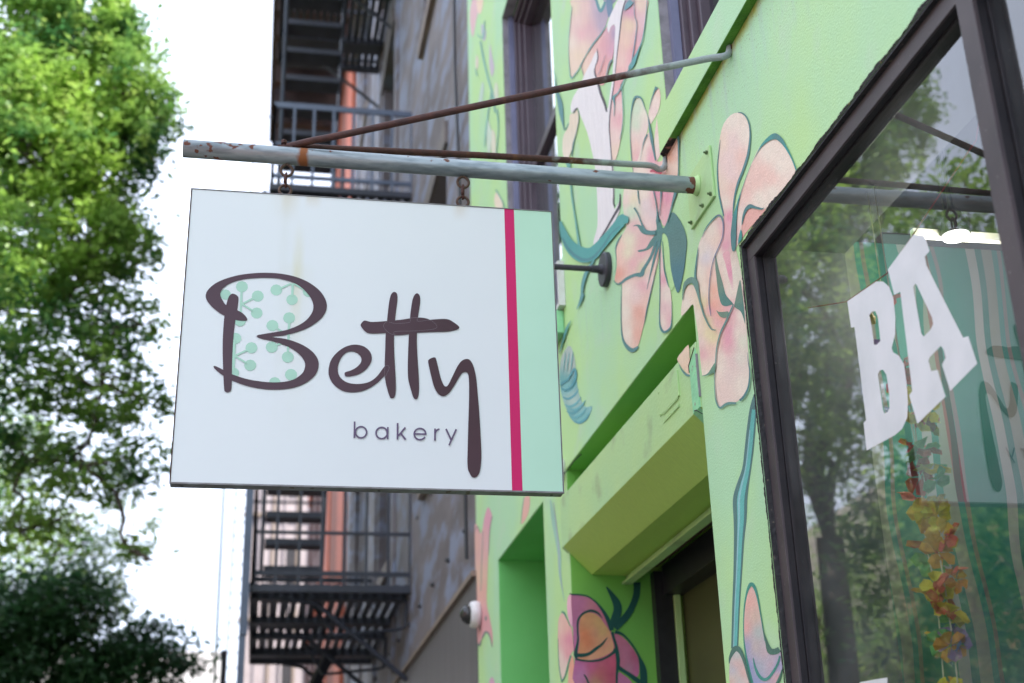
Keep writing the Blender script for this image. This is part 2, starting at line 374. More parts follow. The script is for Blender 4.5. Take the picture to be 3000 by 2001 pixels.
def signmat():
    m = mk('white_sign_face', (.775, .785, .80), (.75, .765, .78), scale=1.5, detail=3, rough=.33, speck=(260, .79, (.3, .3, .3)))
    t = m.node_tree; N = t.nodes; L = t.links; b = N['Principled BSDF']; src = b.inputs['Base Color'].links[0].from_socket
    tcn = N.new('ShaderNodeTexCoord'); sx = N.new('ShaderNodeSeparateXYZ'); L.new(tcn.outputs['Object'], sx.inputs[0])
    n = N.new('ShaderNodeTexNoise'); n.inputs['Scale'].default_value = 9; n.inputs['Detail'].default_value = 5
    mp = N.new('ShaderNodeMapping'); mp.inputs['Scale'].default_value = (3, 1, .5); L.new(tcn.outputs['Object'], mp.inputs[0]); L.new(mp.outputs[0], n.inputs[0])
    def math_(op, *a):
        q = N.new('ShaderNodeMath'); q.operation = op
        for i, v in enumerate(a):
            if isinstance(v, (int, float)): q.inputs[i].default_value = v
            else: L.new(v, q.inputs[i])
        return q.outputs[0]
    def rr(src_, a, b_, c=0, d=1):
        r = N.new('ShaderNodeMapRange'); r.inputs[1].default_value = a; r.inputs[2].default_value = b_; r.inputs[3].default_value = c; r.inputs[4].default_value = d
        r.interpolation_type = 'SMOOTHSTEP'; L.new(src_, r.inputs[0]); return r.outputs[0]
    cur = src
    # local coordinates: origin at the sign's top-left corner
    for (x0, wd, z0, z1, z2, st, c) in ((.298, .022, -.06, -.225, -.5, .55, (.66, .60, .33)), (.298, .06, -.2, -.23, -.80, .22, (.66, .63, .42)),
                                    (.262, .05, .02, -.0, -.10, .5, (.62, .5, .3)), (.335, .03, .02, 0, -.05, .45, (.62, .45, .25)), (.75, .035, .02, 0, -.06, .45, (.6, .45, .3)),
                                    (.26, .025, .02, 0, -.9, .12, (.55, .55, .45))):
        dx = rr(math_('ABSOLUTE', math_('SUBTRACT', math_('ADD', sx.outputs[0], math_('MULTIPLY', math_('SUBTRACT', n.outputs['Fac'], .5), wd)), x0)), 0, wd, 1, 0)
        za = rr(sx.outputs[2], z2, z1); zb = rr(sx.outputs[2], z1-.002, z0, 1, 0) if z0 < 0 else None
        f = math_('MULTIPLY', dx, za)
        if zb: f = math_('MULTIPLY', f, zb)
        f = math_('MULTIPLY', f, math_('MULTIPLY', rr(n.outputs['Fac'], .25, .75, .5, 1.0), st))
        x1 = N.new('ShaderNodeMix'); x1.data_type = 'RGBA'; L.new(f, x1.inputs[0]); L.new(cur, x1.inputs[6]); x1.inputs[7].default_value = (*c, 1); cur = x1.outputs[2]
    L.new(cur, b.inputs['Base Color']); return m
M_['sign_face'] = signmat()

# ------------------------------------------------------------------ ground
g = MB().box(-60, -9.5, -40, 160, -.3, -.004).build('far_sidewalk', M_['concrete']); tag(g, kind='structure')
g = MB(); g.add([(-300, -300, -.16), (300, -300, -.16), (300, 300, -.16), (-300, 300, -.16)], [(0, 1, 2, 3)])
tag(g.build('ground', M_['asphalt']), kind='structure')
g = MB().box(-9.5, -3.6, -60, 200, -.3, -.14).build('road', M_['asphalt']); tag(g, kind='structure')
g = MB().box(-3.45, 14, -60, 200, -.3, 0).build('sidewalk', M_['concrete']); tag(g, kind='structure')
g = MB().box(-3.6, -3.45, -60, 200, -.3, .003).build('kerb', M_['stone']); tag(g, kind='structure')

# ------------------------------------------------------------------ walls with openings
def wall_grid(mb, y0, y1, z0, z1, ops, xf, xb, mi=0, mir=0):
    ys = sorted({y0, y1, *[o[0] for o in ops], *[o[1] for o in ops]}); zs = sorted({z0, z1, *[o[2] for o in ops], *[o[3] for o in ops]})
    ys = [y for y in ys if y0 <= y <= y1]; zs = [z for z in zs if z0 <= z <= z1]
    for a, b in zip(ys, ys[1:]):
        for c, d in zip(zs, zs[1:]):
            my, mz = (a+b)/2, (c+d)/2
            if any(o[0] < my < o[1] and o[2] < mz < o[3] for o in ops): continue
            for x, fl in ((xf, 0), (xb, 1)):
                v = [(x, a, c), (x, b, c), (x, b, d), (x, a, d)]; mb.add(v, [(0, 3, 2, 1) if not fl else (0, 1, 2, 3)], mi=mi)
    for (a, b, c, d, *_) in ops:
        for q in ([(xf, a, c), (xb, a, c), (xb, a, d), (xf, a, d)], [(xf, b, c), (xb, b, c), (xb, b, d), (xf, b, d)],
                  [(xf, a, d), (xb, a, d), (xb, b, d), (xf, b, d)], [(xf, a, c), (xb, a, c), (xb, b, c), (xf, b, c)]):
            mb.add(q, [(0, 1, 2, 3)], mi=mir)
    mb.add([(xf, y0, z1), (xb, y0, z1), (xb, y1, z1), (xf, y1, z1)], [(0, 1, 2, 3)]); 
    for yy in (y0, y1): mb.add([(xf, yy, z0), (xb, yy, z0), (xb, yy, z1), (xf, yy, z1)], [(0, 1, 2, 3)])
H = 14.5
gb = thing('green_building', 'mint green stucco building painted with large pink flowers, shop window and shuttered doorway', 'building', (X, 3.3, 0))
SHOP = (-1.2, 3.052, .75, 3.186); DOOR = (3.466, 5.222, .02, 3.203); NICHE = (5.698, 6.893, .02, 3.195)
NW = (2.35, 3.567, 3.945, 6.3); FW = (5.112, 6.35, 4.15, 6.32)
ups = [NW, FW, (-.4, .8, 3.945, 6.3), (-3.2, -2.0, 3.945, 6.3)]
for zz in (7.7, 11.2): ups += [(a, b, zz, zz+2.2) for a, b in ((-3.2, -2), (-.4, .8), (2.35, 3.55), (5.11, 6.35))]
mb = MB(); wall_grid(mb, -6, 7.6, 0, H, [SHOP, DOOR, NICHE]+ups, X, X+.30)
mb.build('wall', M_['stucco'], gb)
mb = MB().box(X+.301, 9, -6, 7.6, H-.3, H-.02).box(X+.02, 9, -6, -5.75, 0, H-.31).box(X+.301, 9, 7.35, 7.599, 0, H-.31).box(8.7, 9, -5.74, 7.34, 0, H-.31)
mb.build('shell', M_['stucco'], gb)
# ledge, proud of the wall over the shop, dying into it above the brace rod
zl, zt = 3.785, 3.925; mb = MB()
def ledge(y): return X-.027*max(0, min(1, (3.615-y)/.03))
ys = [-6, -3, 0, 1, 2, 3, 3.3, 3.478]
for a, b in zip(ys, ys[1:]):
    xa, xb = ledge(a)-.0006, ledge(b)-.0006
    mb.add([(xa, a, zl), (xb, b, zl), (xb, b, zt), (xa, a, zt), (X+.002, a, zl), (X+.002, b, zl), (X+.002, a, zt), (X+.002, b, zt)],
           [(0, 3, 2, 1), (0, 1, 5, 4), (3, 6, 7, 2)])
le = mb.build('ledge', M_['stucco'], gb)
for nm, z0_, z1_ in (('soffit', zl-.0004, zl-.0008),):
    m = MB(); m.box(X-.0275, X-.0003, -6, 3.478, zl-.0035, zl-.0005); m.build(nm, mk('shaded_soffit', (.11, .30, .03), (.06, .19, .02), scale=14, rough=.8, bump=.5, bscale=120), le)  # shade under the ledge put into the colour: darker green than the wall
m = MB(); ys = [3.4785, 3.52, 3.56, 3.585, 3.6, 3.614]
for a, b in zip(ys, ys[1:]):
    xa, xb = ledge(a)-.0006, ledge(b)-.0006
    m.add([(xa, a, zl), (xb, b, zl), (xb, b, zt), (xa, a, zt), (X+.002, a, zt), (X+.002, b, zt)], [(0, 3, 2, 1), (3, 4, 5, 2)])
m.build('ledge_end', M_['stucco'], gb)
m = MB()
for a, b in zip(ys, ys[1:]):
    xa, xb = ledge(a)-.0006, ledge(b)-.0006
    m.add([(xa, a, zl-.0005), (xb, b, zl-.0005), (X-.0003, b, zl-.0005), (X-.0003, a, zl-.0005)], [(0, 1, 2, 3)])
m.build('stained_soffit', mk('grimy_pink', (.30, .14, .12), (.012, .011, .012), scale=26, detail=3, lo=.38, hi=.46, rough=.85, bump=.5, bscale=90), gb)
# recess behind the door opening, and the niche beyond it
mb = MB()
y0, y1, zt2 = DOOR[0], DOOR[1], DOOR[3]
mb.box(X+.302, X+1.0, y1, y1+.04, 0, zt2+.04).box(X+.302, X+1.0, y0-.04, y0, 0, zt2+.04).box(X+.302, X+1.0, y0, y1, zt2, zt2+.04)
mb.build('door_recess', M_['olive_green'], gb)
mb = MB(); y2, y3, z3 = NICHE[0], NICHE[1], NICHE[3]
mb.box(X+.302, X+1.3, y3, y3+.04, 0, z3+.04).box(X+.302, X+1.3, y2-.04, y2, 0, z3+.04).box(X+.302, X+1.3, y2, y3, z3, z3+.04).box(X+1.3, X+1.34, y2-.04, y3+.04, 0, z3+.04)
mb.build('niche_lining', M_['deep_green'], gb)
mb = MB()
mb.box(X+.004, X+.3015, y3-.003, y3-.0005, .03, z3-.004).box(X+.004, X+.3015, y2+.003, y3-.004, z3-.004, z3-.0008)
mb.build('niche_reveal', M_['deep_green'], gb)
MB().box(X+.003, X+.345, DOOR[1]-.003, DOOR[1]-.0005, .03, DOOR[3]-.004).box(X+.003, X+.345, DOOR[0]+.003, DOOR[1]-.004, DOOR[3]-.003, DOOR[3]-.0008).build('door_reveal', M_['jamb'], gb)
# door: black frame, olive panel
dr = MB().box(1.62, 1.70, DOOR[0]+.002, DOOR[1]-.06, 2.66, 2.78).box(1.585, 1.66, DOOR[1]-.055, DOOR[1]-.002, .02, 2.76).build('door_frame', M_['black'], gb)
MB().box(1.70, 1.73, DOOR[0]+.002, DOOR[1]-.06, .02, 2.67).build('door', mk('dark_olive_door', (.055, .06, .018), (.07, .075, .02), scale=3, rough=.5), gb)
MB().box(1.661, 1.685, DOOR[1]-.075, DOOR[1]-.058, .02, 2.66).build('door_bead', M_['green'], gb)
MB().box(1.56, 1.62, DOOR[0]+.002, DOOR[1]-.002, 2.79, 2.85).build('header_rail', mk('brown_header', (.09, .045, .03), rough=.5), gb)
# roller shutter housing (octagonal section), proud of the wall by under three centimetres
sh = MB()
prof = [(1.219, 3.075), (1.219, 2.868), (1.334, 2.752), (1.50, 2.748), (1.50, 3.16), (1.255, 3.16)]
ya, yb = 3.470, 5.215
def prism(mb, prof, a, b, mi=0):
    n = len(prof); vs = [(p[0], a, p[1]) for p in prof]+[(p[0], b, p[1]) for p in prof]
    mb.add(vs, [tuple(range(n)), tuple(range(n, 2*n))[::-1]]+[(i, (i+1) % n, (i+1) % n+n, i+n) for i in range(n)], mi=mi)
prof2 = [(1.219, 3.075), (1.219, 2.868), (1.334, 2.752), (1.50, 2.748), (1.50, 3.075)]
n = len(prof2); vs = [(p[0]+.0245, ya, p[1]) for p in prof2]+[(p[0], yb, p[1]) for p in prof2]
sh.add(vs, [tuple(range(n)), tuple(range(n, 2*n))[::-1]]+[(i, (i+1) % n, (i+1) % n+n, i+n) for i in range(n)])
sh.m = [0]*len(sh.m); sh.m[2+0] = 0; sh.m[2+1] = 1; sh.m[2+2] = 1
# piece of housing that laps over the pillar at its far end
prism(sh, [(1.219, 3.075), (1.219, 2.868), (1.243, 2.844), (1.243, 3.075)], yb+.0005, 5.243)
housing = sh.build('shutter_housing', [M_['green'], M_['olive_green']], gb, bevel=.002)
def fx(y): return 1.2435-.0245*(y-ya)/(yb-ya)
mb = MB(); pz_ = ((3.052, 0), (2.868, 0), (2.845, .023), (2.815, .053))
for (a, b) in ((3.4715, 3.532),):
    vs = [(fx(a)-.0035+d, a, z_) for z_, d in pz_]+[(fx(b)-.0035+d, b, z_-(.03 if z_ > 3 else 0)) for z_, d in pz_]+[(fx(a)+.0005+d, a, z_) for z_, d in pz_]+[(fx(b)+.0005+d, b, z_-(.03 if z_ > 3 else 0)) for z_, d in pz_]
    mb.add(vs, [(0, 1, 5, 4), (1, 2, 6, 5), (2, 3, 7, 6), (4, 5, 13, 12), (5, 6, 14, 13), (6, 7, 15, 14), (0, 8, 9, 1), (0, 4, 12, 8), (3, 11, 15, 7)])
mb.build('end_strip', M_['mint'], housing)
MB().box(fx(3.47)-.004, X, 3.4672, 3.4712, 2.90, 3.035).build('bare_metal_strip', M_['stone'], housing)
MB().tube([(fx(3.5)-.0042, 3.535, 3.0), (fx(3.5)-.0042, 3.536, 3.022), (fx(3.49)-.0042, 3.474, 3.057)], .0016, 6).build('crack', M_['black'], housing)
MB().tube([(fx(3.5)-.004, 3.52, 2.872), (fx(3.5)-.004, 3.50, 2.868), (fx(3.49)+.01, 3.492, 2.855), (fx(3.48)+.03, 3.475, 2.838)], .0018, 6).build('crack', M_['black'], housing)
MB().box(1.48, 1.50, ya+.01, yb-.003, 2.712, 2.747).box(1.46, 1.4799, ya+.01, yb-.003, 2.712, 2.722).build('guide_lip', M_['green'], housing)
# embossed maker's plate, painted over, with its four screws
pb = MB(); c4 = [at(p[0], p[1], 0, 1.2395) for p in Z(1850, 850, .2551, [(285, 1165), (505, 905), (590, 1215), (330, 1500)])]
ys_ = [p.y for p in c4]; zs_ = [p.z for p in c4]; pa, pc, pz0, pz1 = min(ys_)+.03, max(ys_)-.03, min(zs_)+.012, max(zs_)-.012
pb.box(fx(pc)-.0022, fx(pa), pa, pc, pz0, pz1)
for i in range(4):
    r_ = 5+i % 2*2; x_ = pa+.012
    while x_ < pc-.03:
        w_ = random.uniform(.006, .016); pb.box(fx(pa)-.0030, fx(pc)-.0021, x_, x_+w_, pz1-.028-.026*i-.012, pz1-.028-.026*i); x_ += w_+.004
plate = pb.build('maker_plate', M_['green'], housing, bevel=.0012)
for yy in (pa+.006, pc-.006):
    for zz in (pz0+.006, pz1-.006): sb = MB(); sb.lathe((fx(yy)-.002, yy, zz), (-1, 0, 0), [(0, .003), (.0025, .003)], 8); sb.build('screw', M_['green'], plate)

# ---- shop window
sw = MB(); y0, y1, z0, z1 = SHOP
def rect_frame(mb, y0, y1, z0, z1, w_, xa, xb, mi=0):
    mb.box(xa, xb, y0, y1, z1-w_, z1, mi).box(xa, xb, y0, y1, z0, z0+w_, mi).box(xa, xb, y1-w_, y1, z0+w_, z1-w_, mi).box(xa, xb, y0, y0+w_, z0+w_, z1-w_, mi)
rect_frame(sw, y0+.0008, y1-.0008, z0+.0008, z1-.0008, .0055, X+.001, X+.075)
seal = sw.build('window_seal', M_['frame_dark'], gb)
fr = MB(); rect_frame(fr, y0+.007, y1-.007, z0+.007, z1-.007, .046, X+.014, X+.021)
rect_frame(fr, y0+.007, y1-.007, z0+.007, z1-.007, .0452, X+.0211, X+.038, 1)
rect_frame(fr, y0+.007, y1-.007, z0+.007, z1-.007, .051, X+.0381, X+.075, 1)
fr.box(X+.010, X+.019, 1.832, 1.885, z0+.0525, z1-.0525).box(X+.0191, X+.038, 1.833, 1.884, z0+.0525, z1-.0525, 1).box(X+.0381, X+.075, 1.826, 1.891, z0+.0585, z1-.0585, 1)
fr.box(X+.010, X+.019, .30, .355, z0+.0525, z1-.0525).box(X+.0191, X+.075, .301, .354, z0+.0585, z1-.0585, 1)
M_['frame_in'] = mk('dark_inner_frame', (.014, .013, .015), (.024, .021, .022), scale=12, rough=.5, spec=.3, speck=(120, .74, (.12, .11, .10)))  # inner frame steps, darker than the outer face
frame = fr.build('shop_window', [M_['frame'], M_['frame_in']], gb, bevel=.0012)
XG = X+.046
for a, b in ((y0+.0585, .30), (.3555, 1.8255), (1.8915, y1-.0585)):
    MB().add([(XG, a, z0+.0585), (XG, b, z0+.0585), (XG, b, z1-.0585), (XG, a, z1-.0585)], [(0, 1, 2, 3)]).build('pane', M_['glass'], frame)
ZL = (2400, 600, .50512)
Bo = [(163, 560), (330, 445), (370, 445), (405, 475), (430, 540), (442, 650), (440, 750), (420, 830), (428, 856), (462, 875), (492, 925), (507, 1030), (515, 1150), (510, 1235), (480, 1300), (440, 1335), (275, 1425), (257, 1265), (272, 1248), (205, 710), (185, 712)]
Bh = [[(290, 640), (305, 620), (325, 616), (340, 650), (355, 790), (332, 813), (318, 810), (303, 700)], [(340, 985), (350, 960), (370, 956), (390, 985), (405, 1090), (408, 1180), (395, 1203), (378, 1210), (370, 1190), (354, 1080)]]
Ao = [(398, 375), (548, 172), (612, 180), (640, 268), (612, 300), (622, 352), (835, 770), (865, 762), (917, 920), (760, 1080), (712, 928), (735, 885), (722, 840), (705, 818), (640, 885), (634, 905), (650, 965), (686, 957), (733, 1112), (570, 1270), (522, 1105), (540, 1080), (470, 505), (435, 522)]
Ah = [[(545, 475), (555, 456), (566, 466), (655, 655), (661, 692), (645, 725), (607, 765), (592, 745)]]
for o_, h_ in ((Bo, Bh), (Ao, Ah), ([(205, 2800), (240, 2768), (330, 2752), (395, 2742), (402, 2900), (210, 2900)], [])):
    lb = MB(); lb.flat(Z(*ZL, o_), 0, XG-.0012, holes=[Z(*ZL, h) for h in h_]); lb.build('letter', M_['white_letter'], frame)

MB().box(X+.0765, X+.3015, y1-.006, y1-.0008, z0+.005, z1-.005).box(X+.0765, X+.3015, y0+.005, y1-.007, z1-.006, z1-.0008).build('window_lining', mk('lining_grey', (.10, .105, .105), (.07, .075, .075), scale=3, rough=.8), gb)
MB().box(X+.12, X+.13, y0+.1, 1.815, z0+.1, z1-.1).build('darkening_sheet', M_['dark_room'], gb)  # dark sheet added behind the near panes to make the room look unlit
rj = random.Random(4)
def caulk(p0, p1, outdir, nm, w0, w1, m_):     # ragged old sealant along the wall edge: p0/p1 are (y, z)
    n_ = int(math.hypot(p1[0]-p0[0], p1[1]-p0[1])/.006); vs = []; fs = []; j_ = w0
    for i in range(n_+1):
        t = i/n_; y_, z_ = p0[0]+(p1[0]-p0[0])*t, p0[1]+(p1[1]-p0[1])*t
        j_ = min(w1, max(w0, j_+rj.uniform(-.0022, .0022)))
        a_ = (y_+outdir[0]*j_, z_+outdir[1]*j_); b_ = (y_-outdir[0]*.0012, z_-outdir[1]*.0012)
        vs += [(X-.0012-rj.random()*.002, *a_), (X-.0008, *b_)]
        if i: k = 2*i; fs.append((k-2, k, k+1, k-1))
    MB().add(vs, fs).build(nm, m_, gb)
M_['caulk'] = mk('old_black_sealant', (.015, .014, .012), (.03, .028, .022), scale=60, rough=.8, bump=.8, bscale=120, c3=(.20, .16, .04), s3=40, lo3=.62, hi3=.66)
caulk((y0, z1), (y1+.004, z1), (0, 1), 'sealant', .0015, .011, M_['caulk']); caulk((y1, z1), (y1, z0), (1, 0), 'sealant', .0018, .0055, M_['caulk'])
# ---- upper windows
def up_window(y0, y1, z0, z1, detail=True):
    m = MB(); m.box(X+.301, X+.303, y0-.02, y1+.02, z0-.02, z1+.02)
    w0 = MB(); rect_frame(w0, y0+.001, y1-.001, z0+.001, z1-.001, .05, X+.065, X+.10)
    rect_frame(w0, y0+.05, y1-.05, z0+.05, z1-.05, .03, X+.085, X+.125); rect_frame(w0, y0+.08, y1-.08, z0+.08, z1-.08, .03, X+.11, X+.16)
    w0.box(X+.12, X+.165, y0+.1, y1-.1, (z0+z1)/2-.03, (z0+z1)/2+.03)
    f = w0.build('window', M_['purple_frame'], gb, bevel=.004)
    if detail:
        r = MB().box(X+.003, X+.06, y1-.003, y1-.0006, z0+.004, z1-.004).box(X+.003, X+.06, y0+.004, y1-.004, z1-.003, z1-.0006); r.build('reveal', M_['stone'], f)
        MB().box(X+.035, X+.064, y1-.03, y1-.0035, z0+.004, z1-.004).build('storm_frame', M_['blue_frame'], f)
    MB().add([(X+.145, y0+.109, z0+.109), (X+.145, y1-.109, z0+.109), (X+.145, y1-.109, z1-.109), (X+.145, y0+.109, z1-.109)], [(0, 1, 2, 3)]).build('pane', M_['glass_up'], f)
    MB().box(X+.32, X+.34, y0-.1, y1+.1, z0-.1, z1+.1).build('blind', M_['dark_room'], f)
for i, o in enumerate(ups): up_window(*o, detail=i < 4)

# ---- shop interior seen through the glass
MB().box(X+.302, 4.6, -2.5, 3.40, -.0, .02).build('shop_floor', M_['concrete'], gb)
MB().box(X+.302, 4.6, -2.5, 3.40, 3.62, 3.66).build('shop_ceiling', M_['dark_room'], gb)
def stripes():
    m = mk('striped_wallpaper', (.1, .3, .25)); t = m.node_tree; N = t.nodes; L = t.links; b = N['Principled BSDF']
    tcn = N.new('ShaderNodeTexCoord'); sx = N.new('ShaderNodeSeparateXYZ'); L.new(tcn.outputs['Object'], sx.inputs[0])
    n = N.new('ShaderNodeTexNoise'); n.inputs['Scale'].default_value = 2.2; n.inputs['Detail'].default_value = 1; L.new(tcn.outputs['Object'], n.inputs[0])
    a = N.new('ShaderNodeMath'); a.operation = 'MULTIPLY_ADD'; a.inputs[1].default_value = .10; L.new(n.outputs['Fac'], a.inputs[0])
    s2 = N.new('ShaderNodeMath'); s2.operation = 'ADD'; L.new(sx.outputs[0], s2.inputs[0]); L.new(sx.outputs[1], s2.inputs[1]); L.new(s2.outputs[0], a.inputs[2])
    q = N.new('ShaderNodeMath'); q.operation = 'MULTIPLY'; q.inputs[1].default_value = 4.4; L.new(a.outputs[0], q.inputs[0])
    fr_ = N.new('ShaderNodeMath'); fr_.operation = 'FRACT'; L.new(q.outputs[0], fr_.inputs[0])
    cr_ = N.new('ShaderNodeValToRGB'); cr_.color_ramp.interpolation = 'CONSTANT'; L.new(fr_.outputs[0], cr_.inputs[0]); e = cr_.color_ramp.elements
    e[0].color = (.035, .20, .17, 1); e[1].position = .42; e[1].color = (.33, .32, .33, 1)
    for p, c in ((.56, (.03, .17, .15, 1)), (.66, (.25, .25, .23, 1)), (.82, (.04, .22, .20, 1)), (.9, (.20, .17, .17, 1)), (.96, (.035, .20, .17, 1))):
        x = e.new(p); x.color = c
    L.new(cr_.outputs[0], b.inputs['Base Color']); return m
M_['stripe'] = stripes()
MB().box(X+.302, 4.6, 3.385, 3.40, .02, 3.40).build('striped_wall', M_['stripe'], gb)
MB().box(4.58, 4.6, -2.5, 3.384, .02, 3.40).box(X+.302, 4.6, -2.52, -2.5, .02, 3.6).build('shop_back_wall', M_['stripe'], gb)
MB().box(X+.302, 4.58, 3.386, 3.40, 3.402, 3.62).box(4.585, 4.6, -2.5, 3.384, 3.402, 3.62).build('upper_wall', M_['dark_room'], gb)
MB().box(X+.4, 4.5, 2.3, 2.38, 3.54, 3.62).box(X+.4, 4.5, .9, .98, 3.54, 3.62).build('ceiling_beams', M_['black'], gb)

# interior lamp on its rail
lp = at(2800, 690, 1, 2.9); lt = thing('spot_lamp', 'lit round ceiling spot glowing behind the shop glass above the white letters', 'lamp', tuple(lp))
MB().lathe(lp, (0, 0, 1), [(0, .038), (.008, .041), (.045, .034), (.075, .014), (.09, .008), (3.62-lp.z, .006)], 28).build('housing', M_['black'], lt, smooth_=False)
MB().lathe(lp-Vector((0, 0, .006)), (0, 0, 1), [(0, .034), (.004, .035)], 28).build('bulb', emit('lamp_glow', (1, .95, .88), 22), lt)
r0 = at(2672, 683, 1, 2.93); r1 = at(2930, 702, 1, 2.93)
MB().beam((r0.x, 2.93, lp.z+.015), (r1.x+.3, 2.93, lp.z+.015), .02, .022).build('rail', mk('cream_rail', (.7, .66, .58), rough=.4), lt)
rl = MB().box(lp.x-.004, lp.x+.004, 2.926, 2.934, lp.z+.02, 3.62).build('rail_hanger', M_['black'], lt)
pl = bpy.data.lights.new('spot_lamp_light', 'POINT'); pl.energy = 4.6; pl.shadow_soft_size = .05; pl.color = (1, .93, .84)
plo = bpy.data.objects.new('lamp_light', pl); COL.objects.link(plo); plo.parent = lt; plo.location = (0, 0, -.07)
# red cord
cp = [at(2310, 911, 0, 1.42), at(2480, 884, 0, 1.42), at(2600, 800, 0, 1.42), at(2860, 410, 0, 1.42)]
cp.append(cp[-1]+Vector((.05, -.3, .62)))
MB().tube(cp, .0016, 6).build('red_cord', mk('red_cord', (.35, .03, .04), rough=.6), origin=cp[0])
tag(bpy.data.objects['red_cord'], 'thin red cord strung diagonally behind the shop window glass', 'cord')
# paper flower garlands hanging behind the glass
FC = [(.55, .04, .03), (.75, .36, .02), (.75, .6, .03), (.12, .42, .12), (.70, .40, .03), (.05, .10, .30), (.65, .08, .05), (.30, .16, .40), (.7, .25, .02), (.6, .05, .04), (.15, .45, .15), (.75, .55, .02)]
FM = [mk('petal_silk', c, tuple(x*.7 for x in c), scale=60, rough=.7, trans=.25) for c in FC]
def garland(px, lab, seed, n_, top):
    random.seed(seed); c = [at(p[0], p[1], 0, 1.46) for p in px]; r = thing('flower_garland', lab, 'garland', tuple(c[0]), 'flower garlands behind the shop window')
    pts = smooth([tuple(p) for p in c], 6, False); MB().tube([(pts[0][0], pts[0][1], 3.62)]+pts, .0018, 6).build('string', mk('garland_string', (.6, .55, .4), rough=.7), r)
    for i in range(n_):
        p = Vector(pts[int(i*(len(pts)-1)/(n_-1))])+Vector((random.uniform(-.02, .02), random.uniform(-.055, .055), random.uniform(-.03, .03)))
        m = MB(); R = random.uniform(.026, .042); Q = Matrix.Rotation(random.uniform(-1.3, 1.3), 3, 'X') @ Matrix.Rotation(random.uniform(-1.3, 1.3), 3, 'Y') @ Matrix.Rotation(random.uniform(0, 6), 3, 'Z')
        for k in range(5):
            a = 2*pi*k/5+random.uniform(-.15, .15); w_ = .62; hh = random.uniform(-.008, .012)
            def q(rr, da, h): return p+Q @ Vector((rr*R*cos(a+da), rr*R*sin(a+da), h))
            m.add([q(.08, 0, 0), q(.6, -w_, .006+hh*.3), q(1.0, -w_*.75, hh), q(1.15, 0, hh-.006), q(1.0, w_*.75, hh), q(.6, w_, .006+hh*.3), q(.6, 0, -.004)],
                  [(0, 1, 6), (1, 2, 6), (2, 3, 6), (3, 4, 6), (4, 5, 6), (5, 0, 6)])
        m.build('flower', random.choice(FM), r)
garland([(2655, 1180), (2690, 1330), (2715, 1440), (2740, 1560), (2765, 1700), (2780, 1800), (2795, 1900), (2815, 2100)], 'garland of red, orange, yellow and green cloth flowers hanging beside the white letters', 3, 30, 0)
garland([(2585, 860), (2625, 1000), (2645, 1100), (2680, 1250), (2700, 1450), (2715, 1600), (2745, 1760), (2770, 2060)], 'second flower garland with blue and purple blooms, hanging left of the brighter one', 8, 15, 0)
random.seed(7)

# ------------------------------------------------------------------ mural
P = paint
CR, PE, PK, RO, SA, LI = P(240, 226, 214), P(242, 216, 200), P(236, 210, 208), P(232, 176, 186), P(238, 200, 190), P(214, 208, 222)
TE, TD, TM, MAG = P(78, 128, 132), P(60, 110, 118), P(64, 150, 148), P(228, 150, 178)
YE = P(230, 222, 170); MG = P(205, 222, 200); LG = P(196, 226, 196)
ZA, ZB, ZC, ZD = (2000, 310, .25), (2000, 600, .25), (1960, 850, .25), (1780, 250, .25)
ZE, ZF, ZG, ZH = (1760, 600, .31385), (2080, 1550, .2876), (1600, 1650, .22387), (1600, 0, .25)
ZI, ZJ, ZK = (1600, 380, .25), (1600, 860, .25), (1340, 1450, .35125)
class Mural:
    def __init__(s, ax=0, val=X, d=-1, mat='mural'): s.mb = MB(); s.mb.hasc = True; s.ax, s.val, s.d, s.k = ax, val, d, 0; s.mat = mat
    def lay(s): s.k += 1; return s.val+s.d*(.0006+.00022*s.k)
    def fill(s, z, pts, seeds, sm=3, step=7, power=2.6):
        sd = [(z[0]+a[0]*z[2], z[1]+a[1]*z[2], a[2], *(a[3:])) for a in seeds]
        poly = Z(*z, pts); poly = smooth(poly, sm) if sm > 1 else poly
        s.mb.flat(poly, s.ax, s.lay(), step=step, seeds=sd, power=power); return s
    def line(s, z, pts, w_, col=None, n=4):
        poly = ribbon([(z[0]+p[0]*z[2], z[1]+p[1]*z[2], (p[2] if len(p) > 2 else w_)*z[2]) for p in pts], 0, n)
        c = col or TE; s.mb.flat(poly, s.ax, s.lay(), seeds=[(poly[0][0], poly[0][1], c), (poly[len(poly)//4][0], poly[len(poly)//4][1], tuple(x*1.12 for x in c))]); return s
    def build(s, lab): o = s.mb.build('painted_flower', M_[s.mat], gb); o['label'] = lab; return o
def cA(x, y): return (2000+.25*x, 310+.25*y)
# --- flower beside the shop window
m = Mural()
A_ = lambda L_: Z(*ZA, L_); B_ = lambda L_: Z(*ZB, L_); C_ = lambda L_: Z(*ZC, L_)
def raw(L_): return L_
body = A_([(640, 80), (700, 98), (745, 150), (775, 235), (783, 340), (772, 480), (742, 640), (700, 780), (655, 890), (622, 1000), (598, 1110), (585, 1220), (588, 1280), (606, 1270), (615, 1200), (655, 1080), (700, 955), (740, 850), (790, 720), (840, 600), (900, 485), (980, 420), (1060, 390), (1110, 402), (1180, 460), (1240, 560), (1285, 650), (1322, 755)])
body += A_([(1282, 838), (1145, 1008), (985, 1195), (865, 1345), (735, 1495), (690, 1570)]) + B_([(640, 478), (622, 530)])
body += C_([(785, -470), (820, -330), (858, -130), (885, 60), (897, 260), (907, 420), (921, 600), (934, 800), (944, 920), (944, 1050), (925, 1150), (870, 1240), (820, 1290), (780, 1312), (700, 1315), (640, 1340), (600, 1378), (563, 1340), (543, 1250), (533, 1100), (533, 960), (470, 985), (400, 1000), (387, 985), (370, 850), (350, 620), (328, 430), (300, 260), (282, 165)])
